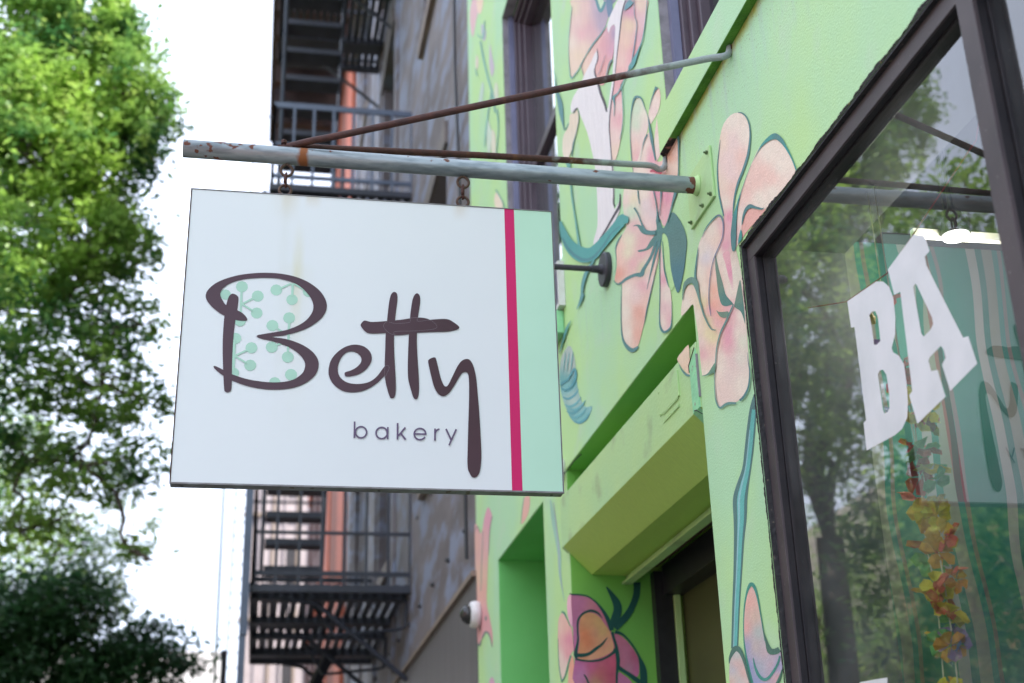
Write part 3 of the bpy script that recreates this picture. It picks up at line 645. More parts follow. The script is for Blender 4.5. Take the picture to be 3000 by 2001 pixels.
body += C_([(230, 215), (148, 305), (142, 230), (150, 150), (165, 60), (190, -20), (225, -60), (255, -65), (290, -50), (318, -10)])
body += B_([(180, 1000), (160, 860), (158, 760), (165, 650), (180, 500), (220, 380), (270, 290), (330, 210), (400, 145), (440, 150), (465, 205), (478, 200), (480, 130)])
body += A_([(470, 1250), (440, 1110), (420, 920), (414, 720), (420, 500), (440, 350), (480, 210), (560, 110)])
S = lambda z, x, y, c, *q: (z[0]+x*z[2], z[1]+y*z[2], c, *q)
seeds = [S(ZA, 560, 160, CR), S(ZA, 470, 450, PE), S(ZA, 600, 430, PK), S(ZA, 720, 350, CR), S(ZA, 560, 600, PK), S(ZA, 665, 600, SA), S(ZA, 560, 800, PK), S(ZA, 470, 900, PE), S(ZA, 590, 1000, SA), S(ZA, 500, 1150, CR),
         S(ZA, 550, 1300, MAG), S(ZA, 510, 1500, RO), S(ZA, 1000, 550, CR), S(ZA, 1150, 700, CR), S(ZA, 870, 900, SA), S(ZA, 1040, 860, SA), S(ZA, 940, 800, SA), S(ZA, 900, 1080, CR), S(ZA, 740, 1000, SA), S(ZA, 1050, 1000, CR), S(ZA, 660, 1300, CR),
         S(ZB, 620, 560, P(214, 200, 184)), S(ZB, 500, 480, MAG), S(ZB, 430, 600, CR), S(ZB, 560, 760, CR), S(ZB, 640, 800, P(220, 215, 200)), S(ZB, 570, 1020, CR), S(ZB, 330, 300, CR), S(ZB, 400, 400, PE), S(ZB, 240, 550, CR), S(ZB, 270, 600, LI), S(ZB, 200, 800, CR), S(ZB, 270, 1000, CR), S(ZB, 240, 1150, P(225, 218, 170)), S(ZB, 300, 1350, P(225, 218, 170)),
         S(ZB, 350, 800, SA), S(ZB, 350, 1000, P(240, 175, 155)), S(ZB, 360, 1180, P(240, 170, 150)), S(ZB, 330, 1250, MAG), S(ZB, 400, 1380, RO), S(ZB, 540, 1210, RO), S(ZB, 450, 1300, P(240, 175, 150)),
         S(ZC, 200, 130, CR), S(ZC, 250, 50, PE), S(ZC, 330, 300, CR), S(ZC, 400, 450, PE), S(ZC, 520, 550, YE), S(ZC, 450, 500, YE), S(ZC, 380, 600, PK), S(ZC, 400, 750, RO), S(ZC, 500, 700, SA), S(ZC, 430, 900, PE), S(ZC, 420, 960, CR),
         S(ZC, 720, 300, RO), S(ZC, 700, 480, MAG), S(ZC, 690, 600, MAG), S(ZC, 680, 700, RO), S(ZC, 620, 780, CR), S(ZC, 800, 500, CR), S(ZC, 860, 600, P(224, 226, 208)), S(ZC, 820, 800, P(228, 222, 210)), S(ZC, 700, 1000, P(232, 210, 205)), S(ZC, 650, 1200, P(232, 208, 202)), S(ZC, 850, 1100, CR), S(ZC, 840, 300, CR), S(ZC, 600, 900, CR), S(ZC, 740, 850, P(230, 200, 200))]
m.mb.flat(smooth(body, 2), 0, m.lay(), step=7, seeds=seeds, power=3.2)
m.fill(ZB, [(470, 575), (545, 545), (560, 640), (580, 800), (592, 990), (575, 980), (540, 860), (500, 690)], [(520, 600, RO), (560, 800, MAG), (590, 980, PK)])
m.fill(ZA, [(690, 1400), (700, 1370), (735, 1270), (780, 1208), (830, 1208), (900, 1220), (955, 1208), (975, 1215), (865, 1345), (735, 1495), (700, 1545), (690, 1480)], [(750, 1300, P(232, 178, 170)), (850, 1250, P(232, 178, 170))], sm=2)
m.fill(ZB, [(388, 590), (400, 650), (430, 780), (470, 920), (500, 1040), (540, 1100), (590, 1158), (560, 1175), (500, 1188), (455, 1165), (430, 1090), (412, 1000), (396, 850), (380, 700)], [(420, 900, P(112, 138, 122)), (500, 1120, P(80, 130, 125))])
m.fill(ZB, [(672, 880), (688, 960), (712, 1150), (732, 1390), (712, 1330), (680, 1250), (620, 1208), (605, 1180), (620, 1100), (650, 960)], [(660, 1100, P(112, 140, 124)), (705, 1200, P(80, 130, 125))])
m.fill(ZC, [(555, 232), (580, 252), (640, 255), (695, 250), (690, 300), (650, 325), (600, 310), (570, 270)], [(620, 280, P(112, 140, 124))])
m.line(ZA, [(648, 78, 6), (690, 82, 14), (740, 122, 14), (775, 200, 14), (790, 320, 18), (785, 430, 22), (765, 570, 28), (730, 690, 28), (690, 800, 26), (650, 900, 26), (615, 1030, 20), (597, 1150, 16), (585, 1290, 6)], 16)
m.line(ZA, [(440, 400, 4), (415, 600, 8), (405, 750, 12), (412, 900, 14), (425, 1030, 16), (450, 1160, 18), (480, 1290, 12)], 16)
m.fill(ZA, [(800, 690), (860, 570), (920, 455), (1000, 365), (1060, 325), (1110, 330), (1170, 385), (1220, 480), (1270, 580), (1310, 680), (1335, 748), (1322, 750), (1285, 650), (1240, 562), (1180, 470), (1110, 403), (1060, 393), (990, 425), (915, 492), (850, 600)], [(1000, 380, TM), (1110, 370, TE), (1250, 560, P(40, 150, 150))])
m.line(ZA, [(800, 690, 3), (745, 830, 4), (690, 990, 6), (660, 1080, 8)], 6)
m.fill(ZA, [(690, 990), (660, 1060), (630, 1160), (600, 1250), (585, 1300), (572, 1400), (562, 1520), (574, 1680), (600, 1704), (620, 1660), (628, 1500), (631, 1350), (645, 1180), (668, 1080)], [(600, 1500, TE), (640, 1150, TM)])
m.fill(ZA, [(690, 1400), (695, 1320), (720, 1220), (760, 1165), (800, 1153), (850, 1175), (900, 1190), (930, 1200), (955, 1190), (930, 1215), (880, 1212), (820, 1200), (780, 1205), (745, 1240), (720, 1300), (702, 1370)], [(760, 1190, TE)])
m.fill(ZB, [(648, 455), (655, 380), (680, 290), (692, 330), (692, 400), (664, 440)], [(670, 380, TM)])
m.line(ZB, [(225, 380, 4), (265, 285, 10), (330, 195, 14), (400, 130, 18), (440, 128, 18), (468, 180, 14), (475, 270, 12), (465, 380, 10), (420, 500, 10), (380, 590, 12), (345, 700, 8), (320, 850, 8), (308, 1000, 9), (308, 1150, 10), (330, 1300, 6)], 10, P(110, 120, 150))
m.line(ZB, [(400, 130, 16), (330, 195, 14), (265, 285, 10), (225, 380, 4)], 10, TE)
m.line(ZB, [(180, 500, 6), (168, 600, 12), (155, 700, 16), (145, 830, 22), (160, 900, 26)], 12)
m.line(ZB, [(-2, 1110, 8), (6, 1010, 18), (35, 925, 45), (90, 885, 70), (140, 900, 70), (168, 985, 44), (188, 1080, 24), (215, 1180, 20), (260, 1320, 18), (330, 1450, 16), (390, 1468, 6)], 20, P(100, 138, 130))
m.line(ZC, [(755, 165, 14), (700, 290, 18), (660, 380, 20), (610, 480, 18), (578, 580, 14), (555, 700, 12), (545, 830, 12), (533, 950, 10), (533, 1100, 9), (543, 1260, 12), (565, 1340, 16), (600, 1380, 20), (650, 1345, 26), (700, 1326, 30), (785, 1325, 22)], 14, P(92, 140, 135))
m.line(ZC, [(828, 1295, 26), (880, 1240, 26), (925, 1150, 20), (942, 1050, 18), (945, 950, 14), (928, 840, 8), (918, 730, 3)], 16)
m.fill(ZC, [(382, 1008), (430, 990), (470, 955), (515, 880), (545, 850), (536, 945), (490, 980), (430, 1004)], [(480, 960, P(100, 145, 125))])
m.build('tall pale peach flower squeezed between the bracket plate and the shop window')
# --- stem and blue tulip on the pier
m = Mural()
m.line(ZC, [(1000, 1195, 14), (985, 1300, 60), (970, 1450, 80), (955, 1600, 84), (925, 1800, 84)], 60, P(90, 170, 170))
sx = [(2206, 1150), (2214, 1180), (2212, 1240), (2206, 1300), (2200, 1360), (2190, 1400), (2186, 1440), (2192, 1480), (2186, 1540), (2178, 1620), (2172, 1700), (2164, 1800), (2158, 1900)]
def px_line(m_, pts, w_, col): m_.line((0, 0, 1), pts, w_, col)
stem = [(2203, 1140, 3), (2200, 1200, 20), (2196, 1270, 26), (2188, 1340, 25), (2178, 1400, 24), (2168, 1430, 38), (2166, 1480, 42), (2169, 1540, 36), (2168, 1600, 24), (2160, 1700, 23), (2154, 1800, 20), (2150, 1905, 20)]
stem = [(2210, 1155, 4), (2206, 1200, 20), (2200, 1260, 25), (2194, 1320, 26), (2187, 1375, 26), (2175, 1425, 36), (2168, 1465, 42), (2168, 1520, 38), (2165, 1580, 30), (2161, 1680, 25), (2156, 1780, 22), (2152, 1900, 20)]
m.k = 0; m.mb = MB(); m.mb.hasc = True
px_line(m, stem, 20, P(78, 118, 120))
px_line(m, [(p[0]+2, p[1], max(1.5, p[2]*.50)) for p in stem[1:]], 10, P(96, 178, 176))
px_line(m, [(p[0]-3, p[1], max(1, p[2]*.14)) for p in stem[2:]], 3, P(140, 190, 200))
m.fill(ZF, [(418, 590), (440, 605), (470, 660), (500, 780), (520, 920), (545, 1040), (575, 1150), (610, 1230), (640, 1275), (700, 1270), (718, 1230), (725, 1330), (735, 1420), (700, 1540), (690, 1600), (450, 1600), (400, 1450), (370, 1300), (352, 1150), (345, 1000), (352, 850), (370, 720), (390, 640)],
       [(400, 750, P(232, 180, 172)), (370, 1000, P(232, 172, 168)), (450, 900, P(215, 190, 175)), (490, 1050, P(175, 195, 195)), (450, 1200, P(205, 190, 178)), (390, 1200, P(150, 155, 205)), (400, 1400, P(140, 150, 205)), (520, 1400, P(170, 185, 200)), (560, 1280, P(205, 180, 185)), (600, 1340, P(170, 180, 205)), (620, 1370, P(226, 180, 180)), (660, 1420, P(150, 165, 205)), (480, 1540, P(150, 160, 205)), (680, 1500, P(226, 175, 170)), (700, 1400, P(150, 160, 210)), (540, 750, P(225, 190, 180))])
m.line(ZF, [(560, 1140, 10), (512, 850, 12), (480, 680, 20), (450, 590, 30), (415, 560, 34), (378, 640, 20), (352, 780, 14), (342, 950, 10), (346, 1130, 12), (362, 1260, 18), (390, 1400, 22), (430, 1568, 26)], 14, P(60, 140, 128))
m.line(ZF, [(540, 1030, 6), (575, 1150, 26), (610, 1240, 60), (660, 1248, 60), (708, 1225, 56)], 20, P(72, 112, 100))
m.line(ZF, [(712, 1290, 16), (690, 1370, 22), (640, 1460, 26), (590, 1520, 30), (540, 1530, 32), (490, 1480, 30), (455, 1390, 18), (440, 1310, 5)], 14, P(66, 140, 132))
m.line(ZF, [(735, 1430, 12), (715, 1500, 22), (680, 1580, 30)], 14, P(60, 110, 95))
m.fill(ZF, [(198, 1390), (215, 1310), (250, 1255), (275, 1248), (305, 1270), (340, 1360), (370, 1470), (395, 1600), (215, 1600)], [(270, 1290, P(190, 205, 205)), (270, 1380, P(226, 178, 172)), (330, 1470, P(228, 178, 170)), (240, 1440, P(170, 190, 215)), (260, 1500, P(215, 205, 200)), (300, 1540, P(190, 200, 205)), (230, 1550, P(225, 190, 175))])
m.line(ZF, [(195, 1370, 6), (205, 1310, 26), (245, 1230, 50), (280, 1218, 56), (320, 1270, 36), (355, 1370, 26), (385, 1480, 24), (415, 1590, 20)], 20, P(72, 112, 104))
m.build('slim teal stem with a swirling blue and salmon tulip on the pier beside the shop window')
# --- flower over the doorway
m = Mural()
D = lambda L_: Z(*ZD, L_); E_ = lambda L_: Z(*ZE, L_)
m.fill(ZD, [(345, 140), (390, 160), (430, 240), (465, 340), (480, 430), (470, 520), (440, 610), (400, 740), (375, 900), (345, 1030), (305, 1025), (285, 900), (268, 740), (265, 600), (270, 420), (285, 280), (310, 170)],
       [(350, 300, LG), (340, 470, LG), (420, 350, CR), (440, 480, PK), (400, 600, PK), (320, 700, SA), (350, 850, RO), (300, 900, SA), (300, 600, PK)])
m.fill(ZD, [(585, 30), (612, 60), (620, 180), (590, 310), (530, 420), (500, 455), (480, 420), (482, 310), (512, 180), (548, 80)], [(560, 150, CR), (600, 100, SA), (520, 300, PK), (500, 420, CR)])
m.fill(ZD, [(695, 215), (712, 300), (730, 480), (733, 585), (660, 720), (600, 850), (570, 880), (548, 700), (558, 520), (590, 340), (645, 260)], [(640, 350, PK), (600, 500, PK), (620, 700, CR), (700, 400, CR), (580, 800, PK)])
b2 = D([(300, 1000), (345, 900), (400, 720), (462, 570), (492, 560), (520, 700), (545, 790), (575, 890), (640, 880), (700, 790), (745, 690), (790, 640), (822, 620), (832, 740), (832, 860), (828, 1060), (800, 1240), (760, 1400), (712, 1540), (680, 1640), (645, 1640), (620, 1560)])
b2 += E_([(560, 130), (545, 190), (560, 250), (555, 330), (540, 500), (520, 600), (480, 790), (440, 960), (405, 1100), (372, 1240), (345, 1320), (300, 1340), (250, 1322), (205, 1250), (192, 1100), (195, 900), (200, 715), (165, 735), (130, 705), (140, 640), (150, 560), (140, 450), (150, 370), (190, 290), (238, 210), (222, 120), (205, 20)])
b2 += I_ if False else Z(*ZI, [(905, 950), (898, 850), (905, 740), (925, 640), (960, 580)])
seeds = [S(ZD, 420, 800, CR), S(ZD, 450, 700, CR), S(ZD, 500, 750, RO), S(ZD, 510, 850, MAG), S(ZD, 400, 950, CR), S(ZD, 450, 1100, CR), S(ZD, 560, 1000, RO), S(ZD, 580, 1250, MAG), S(ZD, 600, 1400, P(225, 160, 165)), S(ZD, 690, 1300, MAG), S(ZD, 680, 1500, RO), S(ZD, 780, 800, SA), S(ZD, 790, 950, PE), S(ZD, 700, 950, PE), S(ZD, 750, 1150, SA), S(ZD, 740, 850, P(240, 170, 140)),
         S(ZD, 250, 1250, CR), S(ZD, 300, 1330, P(232, 222, 190)), S(ZD, 210, 1350, PK), S(ZD, 280, 1480, LG), S(ZD, 450, 1400, P(226, 208, 212)), S(ZD, 430, 1250, CR), S(ZD, 540, 1500, P(226, 208, 212)), S(ZD, 220, 1560, PK),
         S(ZE, 270, 110, LG), S(ZE, 300, 180, RO), S(ZE, 450, 180, PK), S(ZE, 260, 330, P(230, 225, 200)), S(ZE, 250, 450, P(228, 226, 196)), S(ZE, 180, 400, SA), S(ZE, 400, 330, P(226, 178, 180)), S(ZE, 300, 540, RO), S(ZE, 380, 450, RO), S(ZE, 170, 640, P(228, 165, 150)), S(ZE, 180, 520, SA), S(ZE, 400, 590, P(200, 205, 165)), S(ZE, 450, 560, CR),
         S(ZE, 230, 800, CR), S(ZE, 220, 1000, P(236, 226, 214)), S(ZE, 260, 1200, P(236, 226, 214)), S(ZE, 330, 850, PK), S(ZE, 400, 750, RO), S(ZE, 420, 900, SA), S(ZE, 360, 1000, P(230, 170, 155)), S(ZE, 330, 1200, P(232, 176, 162)), S(ZE, 450, 700, PK), S(ZE, 500, 600, SA), S(ZE, 520, 450, P(228, 180, 168))]
m.mb.flat(smooth(b2, 2), 0, m.lay(), step=7, seeds=seeds, power=3.4)
m.fill(ZE, [(575, 280), (600, 275), (625, 320), (642, 420), (650, 560), (670, 680), (690, 740), (650, 800), (600, 650), (575, 480), (562, 340)], [(600, 400, G1), (640, 600, G1)])
m.fill(ZE, [(555, 340), (575, 480), (590, 620), (620, 730), (650, 800), (660, 900), (660, 1050), (650, 1130), (600, 1180), (565, 1150), (548, 1060), (552, 900), (552, 700), (548, 560)], [(590, 700, MAG), (560, 600, PK), (620, 850, CR), (600, 950, P(230, 190, 195)), (640, 1080, RO), (580, 1100, CR), (630, 780, CR)])
m.fill(ZE, [(600, 200), (640, 90), (660, 75), (685, 75), (730, 130), (780, 230), (803, 340), (795, 450), (778, 600), (750, 740), (735, 800), (718, 820), (700, 790), (670, 680), (650, 560), (640, 420), (625, 320), (605, 278), (575, 268), (570, 330), (540, 470), (500, 680), (440, 960), (408, 1110), (400, 1165), (420, 1000), (470, 780), (520, 560), (545, 400), (528, 335), (490, 380), (440, 420), (360, 440), (350, 425), (420, 405), (460, 340), (500, 280), (430, 280), (380, 260), (340, 200), (300, 200), (330, 185), (370, 190), (400, 220), (450, 240), (520, 232), (515, 150), (530, 60), (550, 130), (575, 212)], [(700, 350, P(86, 128, 126)), (550, 250, P(80, 130, 128)), (730, 700, P(70, 120, 135)), (450, 900, TE)])
T = lambda *a, **k: m.line(*a, **k)
T(ZE, [(520, 330, 26), (470, 480, 24), (400, 600, 30), (378, 650, 44), (320, 655, 30), (240, 690, 26), (190, 730, 18), (150, 740, 10), (120, 705, 4)], 20)
T(ZE, [(545, 340, 26), (500, 500, 22), (455, 680, 8), (430, 790, 3)], 10)
T(ZE, [(130, 640, 2), (145, 520, 4), (138, 420, 8), (155, 350, 14), (195, 280, 6)], 8)
T(ZE, [(195, 740, 4), (190, 900, 7), (190, 1100, 8), (205, 1250, 16), (250, 1330, 34), (300, 1358, 38), (350, 1322, 14)], 10)
T(ZE, [(556, 330, 10), (550, 550, 8), (552, 800, 8), (548, 1060, 10), (560, 1150, 20), (595, 1188, 22), (650, 1145, 14), (662, 1050, 6), (662, 900, 3)], 8)
T(ZE, [(575, 340, 6), (590, 560, 8), (615, 700, 10), (635, 770, 3)], 8)
T(ZD, [(300, 1020, 5), (275, 800, 8), (263, 560, 6), (270, 380, 8), (290, 230, 16), (320, 145, 26), (360, 135, 26), (400, 165, 14), (440, 280, 5), (470, 360, 6), (490, 470, 20), (510, 600, 34), (535, 740, 24), (560, 880, 12)], 10)
T(ZD, [(575, 20, 40), (545, 75, 16), (510, 180, 8), (488, 280, 4)], 10)
T(ZD, [(705, 260, 4), (722, 380, 16), (735, 500, 18), (735, 575, 22)], 10)
T(ZD, [(745, 600, 34), (780, 600, 34), (815, 600, 30), (830, 650, 22), (830, 850, 12), (826, 1060, 12), (795, 1250, 34), (760, 1380, 18), (730, 1500, 14), (700, 1600, 10)], 12)
T(ZD, [(465, 575, 16), (430, 640, 12), (400, 760, 4), (385, 880, 3)], 8)
T(ZD, [(352, 1200, 10), (358, 1300, 12), (372, 1390, 8)], 8)
T(ZD, [(535, 1230, 12), (560, 1340, 12), (580, 1480, 12), (585, 1600, 30)], 8)
T(ZD, [(625, 1230, 20), (622, 1350, 10), (605, 1520, 8)], 8)
T(ZD, [(310, 1435, 20), (350, 1500, 14), (390, 1600, 14), (430, 1690, 34), (480, 1730, 40), (560, 1730, 40)], 8)
m.build('big pink and peach flower with a dark teal leaf above the doorway')
# small lettering-free blotches by the brace
m = Mural(); m.k = 60
m.fill(ZD, [(495, 1000), (530, 985), (620, 985), (636, 1000), (630, 1040), (580, 1030), (540, 1015), (505, 1018)], [(560, 1000, P(190, 60, 90))]); m.build('small dark red paint mark behind the lower brace rod')
# --- left mural between the upper windows
m = Mural(mat='mural_far')
m.fill(ZH, [(320, -20), (300, 100), (280, 240), (265, 450), (265, 650), (280, 830), (300, 905), (340, 870), (400, 760), (460, 650), (540, 520), (640, 410), (690, 330), (720, 230), (745, 170), (770, 60), (800, -20)],
       [(330, 100, P(230, 215, 190)), (400, 250, PK), (480, 80, SA), (620, 150, P(165, 155, 185)), (560, 60, P(190, 170, 195)), (640, 300, P(170, 160, 190)), (420, 400, RO), (300, 500, CR), (320, 750, PE), (450, 550, PE), (560, 400, P(225, 180, 185)), (750, 40, P(110, 130, 160)), (380, 650, P(232, 212, 185)), (500, 320, P(215, 165, 180)), (440, 250, P(228, 190, 175))])
m.fill(ZH, [(590, -20), (620, 100), (640, 140), (670, 110), (680, 50), (660, -20)], [(640, 50, LG)])
m.line(ZH, [(580, -20, 30), (615, 90, 32), (640, 130, 36), (670, 80, 30), (690, 20, 24)], 20, P(80, 140, 150))
m.line(ZH, [(730, -20, 60), (745, 100, 70), (735, 200, 20)], 40, P(95, 125, 155))
m.fill(ZH, [(720, 300), (690, 350), (640, 410), (560, 500), (480, 640), (410, 770), (430, 860), (440, 890), (520, 800), (590, 650), (600, 560), (605, 700), (575, 790), (570, 850), (600, 960), (640, 1000), (690, 970), (740, 800), (780, 680), (800, 500), (810, 330), (790, 290), (750, 300)],
       [(600, 450, P(236, 208, 190)), (500, 650, P(236, 206, 192)), (650, 500, P(220, 150, 165)), (720, 400, RO), (640, 700, RO), (700, 750, P(228, 165, 165)), (650, 900, P(230, 170, 165)), (600, 850, P(230, 180, 178)), (790, 400, P(150, 145, 185)), (770, 600, P(215, 160, 190)), (460, 780, P(238, 215, 195))])
m.fill(ZH, [(900, -20), (1180, -20), (1175, 150), (1150, 350), (1110, 520), (1050, 680), (1000, 760), (940, 880), (880, 980), (870, 1020), (890, 1150), (900, 1330), (890, 1500), (870, 1640), (850, 1750), (800, 1900), (770, 1820), (745, 1500), (760, 1250), (790, 1000), (820, 700), (850, 400), (880, 150)],
       [(1090, 60, P(232, 215, 190)), (1130, 250, P(225, 190, 205)), (960, 110, MAG), (990, 160, P(215, 130, 185)), (930, 60, P(90, 140, 160)), (960, 260, P(232, 215, 175)), (1000, 300, P(232, 212, 178)), (950, 500, P(235, 205, 185)), (1090, 420, P(215, 165, 190)), (1040, 600, P(222, 150, 165)), (900, 700, P(236, 205, 195)), (980, 700, P(232, 175, 185)), (850, 950, P(228, 165, 172)), (820, 1100, RO), (850, 1250, PK), (870, 1400, RO), (800, 1600, PK), (830, 1750, PE)])
m.fill(ZH, [(855, -20), (930, -20), (900, 120), (880, 300), (850, 500), (825, 700), (805, 900), (785, 1050), (770, 1200), (750, 1330), (745, 1500), (755, 1700), (770, 1850), (790, 2000), (800, 2300), (790, 2400), (810, 2450), (860, 2350), (862, 2450), (850, 2500), (760, 2680), (650, 2850), (570, 3000), (548, 2950), (560, 2800), (600, 2650), (600, 2400), (590, 2200), (570, 1950), (530, 1750), (480, 1550), (400, 1350), (370, 1260), (330, 1290), (300, 1330), (285, 1250), (320, 1130), (400, 1000), (440, 890), (520, 740), (590, 590), (600, 700), (575, 800), (570, 860), (610, 980), (650, 1130), (710, 1300), (740, 1150), (760, 1020), (775, 920), (790, 700), (800, 500), (810, 330), (790, 285), (750, 330), (735, 390), (715, 320), (730, 240), (760, 160), (800, 80)],
       [(700, 1500, P(234, 232, 240)), (500, 1200, P(234, 232, 240)), (700, 2500, P(232, 230, 238))], sm=2)
DKG = P(72, 66, 78)
for L_ in ([(930, 0, 10), (890, 150, 16), (860, 400, 12), (830, 650, 10), (805, 900, 8), (775, 1120, 14), (750, 1320, 14), (740, 1500, 14), (755, 1700, 12), (775, 1950, 12), (790, 2250, 12), (788, 2380, 14), (806, 2415, 12)], [(600, 570, 6), (605, 690, 12), (575, 780, 8), (570, 850, 18), (600, 950, 22), (640, 1100, 26), (680, 1200, 26), (710, 1310, 18)],
           [(325, 1335, 6), (335, 1295, 18), (365, 1268, 14)], [(865, 2270, 10), (862, 2370, 18), (850, 2430, 28), (780, 2550, 24), (700, 2690, 20), (600, 2850, 14), (565, 2920, 8)]): m.line(ZH, L_, 12, DKG)
m.fill(ZH, [(330, 1330), (365, 1290), (380, 1400), (360, 1550), (330, 1650), (300, 1750), (265, 1850), (240, 1900), (200, 1820), (190, 1700), (205, 1580), (250, 1510), (270, 1450), (280, 1340)], [(320, 1420, P(232, 218, 200)), (250, 1650, P(228, 220, 205)), (240, 1800, CR)])
m.line(ZH, [(378, 1290, 6), (380, 1420, 7), (345, 1580, 8), (315, 1700, 16), (300, 1830, 10)], 6)
m.line(ZH, [(105, 930, 6), (125, 1060, 26), (160, 1200, 56), (180, 1350, 46), (200, 1470, 14), (218, 1520, 10), (265, 1440, 8)], 20, P(84, 138, 145))
m.line(ZH, [(70, 820, 4), (110, 900, 8), (105, 1000, 4)], 5, P(140, 190, 185))
m.line(ZH, [(415, 770, 8), (345, 860, 12), (295, 915, 14), (275, 830, 8), (262, 600, 5), (270, 380, 5), (300, 80, 6)], 8, P(110, 165, 165))
m.line(ZH, [(400, 780, 16), (460, 660, 8), (540, 530, 18), (640, 400, 14), (700, 300, 6)], 8, P(100, 150, 155))
m.line(ZH, [(410, 770, 4), (435, 880, 5)], 5, TE)
m.line(ZH, [(1180, 0, 6), (1165, 200, 7), (1130, 450, 10), (1075, 600, 20), (1020, 730, 50), (985, 790, 46), (965, 815, 10)], 10, P(84, 155, 160))
m.line(ZH, [(1030, 0, 6), (1035, 180, 7), (1062, 280, 8), (1045, 450, 10), (1015, 650, 12), (995, 760, 10)], 8, P(110, 140, 160))
m.line(ZH, [(1000, 10, 60), (960, 60, 60), (915, 120, 10)], 10, P(90, 145, 160))
m.line(ZH, [(985, 780, 14), (930, 890, 10), (885, 1000, 14), (840, 1090, 14), (790, 1140, 26), (800, 1230, 10), (792, 1360, 6)], 8, P(90, 150, 155))
m.line(ZH, [(885, 1010, 10), (892, 1150, 8), (900, 1350, 8), (885, 1530, 8), (860, 1640, 4)], 8, P(110, 165, 165))
m.line(ZH, [(770, 700, 18), (735, 760, 14), (700, 900, 8)], 8, P(100, 150, 155))
m.line(ZH, [(690, 650, 6), (640, 800, 8), (605, 880, 6)], 6, P(160, 140, 155))
m.line(ZI, [(250, 380, 50), (265, 440, 40), (285, 620, 20), (300, 780, 18), (325, 950, 16), (345, 1080, 18), (370, 1250, 24), (390, 1400, 36)], 20, P(100, 165, 160))
m.line(ZI, [(165, 1070, 20), (200, 1200, 80), (260, 1330, 120), (340, 1420, 160), (440, 1470, 180), (540, 1450, 150), (620, 1370, 120), (720, 1260, 110), (830, 1130, 110), (905, 1050, 130), (925, 1100, 60)], 80, P(76, 156, 156))
m.line(ZI, [(190, 1270, 20), (280, 1420, 30), (420, 1520, 40), (540, 1500, 30), (660, 1370, 20), (760, 1220, 14), (860, 1130, 12)], 20, P(70, 130, 140))
m.line(ZI, [(560, 1530, 20), (480, 1650, 40), (430, 1800, 36), (410, 1950, 20), (360, 2100, 6)], 20, P(90, 150, 155))
m.line(ZJ, [(430, 0, 36), (400, 90, 30), (360, 185, 4)], 20, P(90, 150, 155))
m.line(ZJ, [(290, 315, 3), (245, 400, 26), (200, 540, 22), (155, 700, 8)], 20, P(90, 155, 158))
m.build('tall pink flower with a white bird shape and a curling teal stem between the upper windows')
# --- teal seahorse-like tail bloom above the door
m = Mural(mat='mural_far')
m.fill(ZJ, [(275, 610), (320, 700), (345, 830), (355, 980), (380, 1150), (420, 1270), (470, 1330), (540, 1320), (520, 1400), (470, 1490), (380, 1528), (300, 1480), (240, 1360), (190, 1220), (165, 1100), (155, 950), (165, 800), (210, 680)], [(240, 750, P(185, 200, 200)), (200, 1000, P(90, 165, 170)), (320, 1000, P(85, 155, 165)), (250, 1100, P(120, 190, 195)), (300, 1250, P(190, 210, 200)), (400, 1450, P(120, 190, 195)), (280, 850, P(190, 200, 190)), (260, 1400, P(90, 165, 175))])
for k, (x, y, l) in enumerate([(180, 1120, 180), (190, 1210, 190), (215, 1300, 195), (240, 1380, 190), (270, 1430, 200), (320, 1490, 190), (260, 1340, 200)]):
    m.line(ZJ, [(x, y, 8), (x+l*.35, y+25, 26), (x+l*.75, y-20, 24), (x+l, y-90, 6)], 16, P(84, 156, 172) if k % 2 else P(100, 170, 180))
for x in (200, 240, 285): m.line(ZJ, [(x, 920, 4), (x+15, 800, 14), (x+30, 680, 4)], 8, P(110, 175, 180))
m.line(ZJ, [(165, 1080, 10), (200, 1040, 30), (260, 1000, 20), (330, 880, 24), (345, 980, 30), (300, 1080, 24), (230, 1130, 20), (180, 1110, 8)], 16, P(76, 150, 165))
m.build('curled striped teal tail painted on the wall beside the sign')
# --- far edge flowers and pillar flowers
m = Mural(mat='mural_far')
for pts, c in (([(1376, 40), (1390, -20), (1402, 20), (1395, 60), (1384, 110)], P(222, 185, 195)), ([(1396, 0), (1415, -10), (1412, 30), (1402, 40)], P(235, 210, 190)), ([(1436, 130), (1442, 165), (1448, 200), (1440, 225), (1433, 180)], P(195, 185, 205)),
               ([(1410, 70), (1424, 90), (1420, 120), (1412, 110)], P(190, 190, 210)), ([(1396, 160), (1402, 180), (1398, 205), (1393, 190)], P(225, 215, 205)), ([(1452, 240), (1460, 260), (1458, 310), (1446, 280)], P(210, 220, 200)), ([(1412, 240), (1418, 260), (1408, 320), (1402, 300)], P(190, 215, 205)),
               ([(1440, 380), (1452, 400), (1450, 470), (1440, 440)], P(222, 222, 205)), ([(1455, 562), (1468, 580), (1472, 610), (1452, 608), (1448, 580)], P(236, 222, 205)),
               ([(1428, 350), (1440, 390), (1434, 460), (1426, 420)], P(200, 220, 205))): m.fill((0, 0, 1), pts, [(pts[0][0], pts[0][1], c)], step=10)
for L_ in ([(1407, 120, 5), (1418, 180, 6), (1430, 230, 5), (1444, 280, 6), (1450, 330, 4)], [(1420, 60, 3), (1414, 110, 5), (1398, 100, 2)], [(1440, 270, 5), (1430, 330, 4), (1424, 380, 5), (1420, 430, 2)], [(1456, 320, 5), (1460, 380, 3), (1452, 470, 2)], [(1392, 200, 2), (1398, 222, 4)], [(1452, 555, 4), (1472, 590, 3), (1478, 612, 2)]): m.line((0, 0, 1), L_, 4, P(120, 175, 165))
m.build('faint small blossoms on a thin teal twig left of the far upper window')
m = Mural(mat='mural_far')
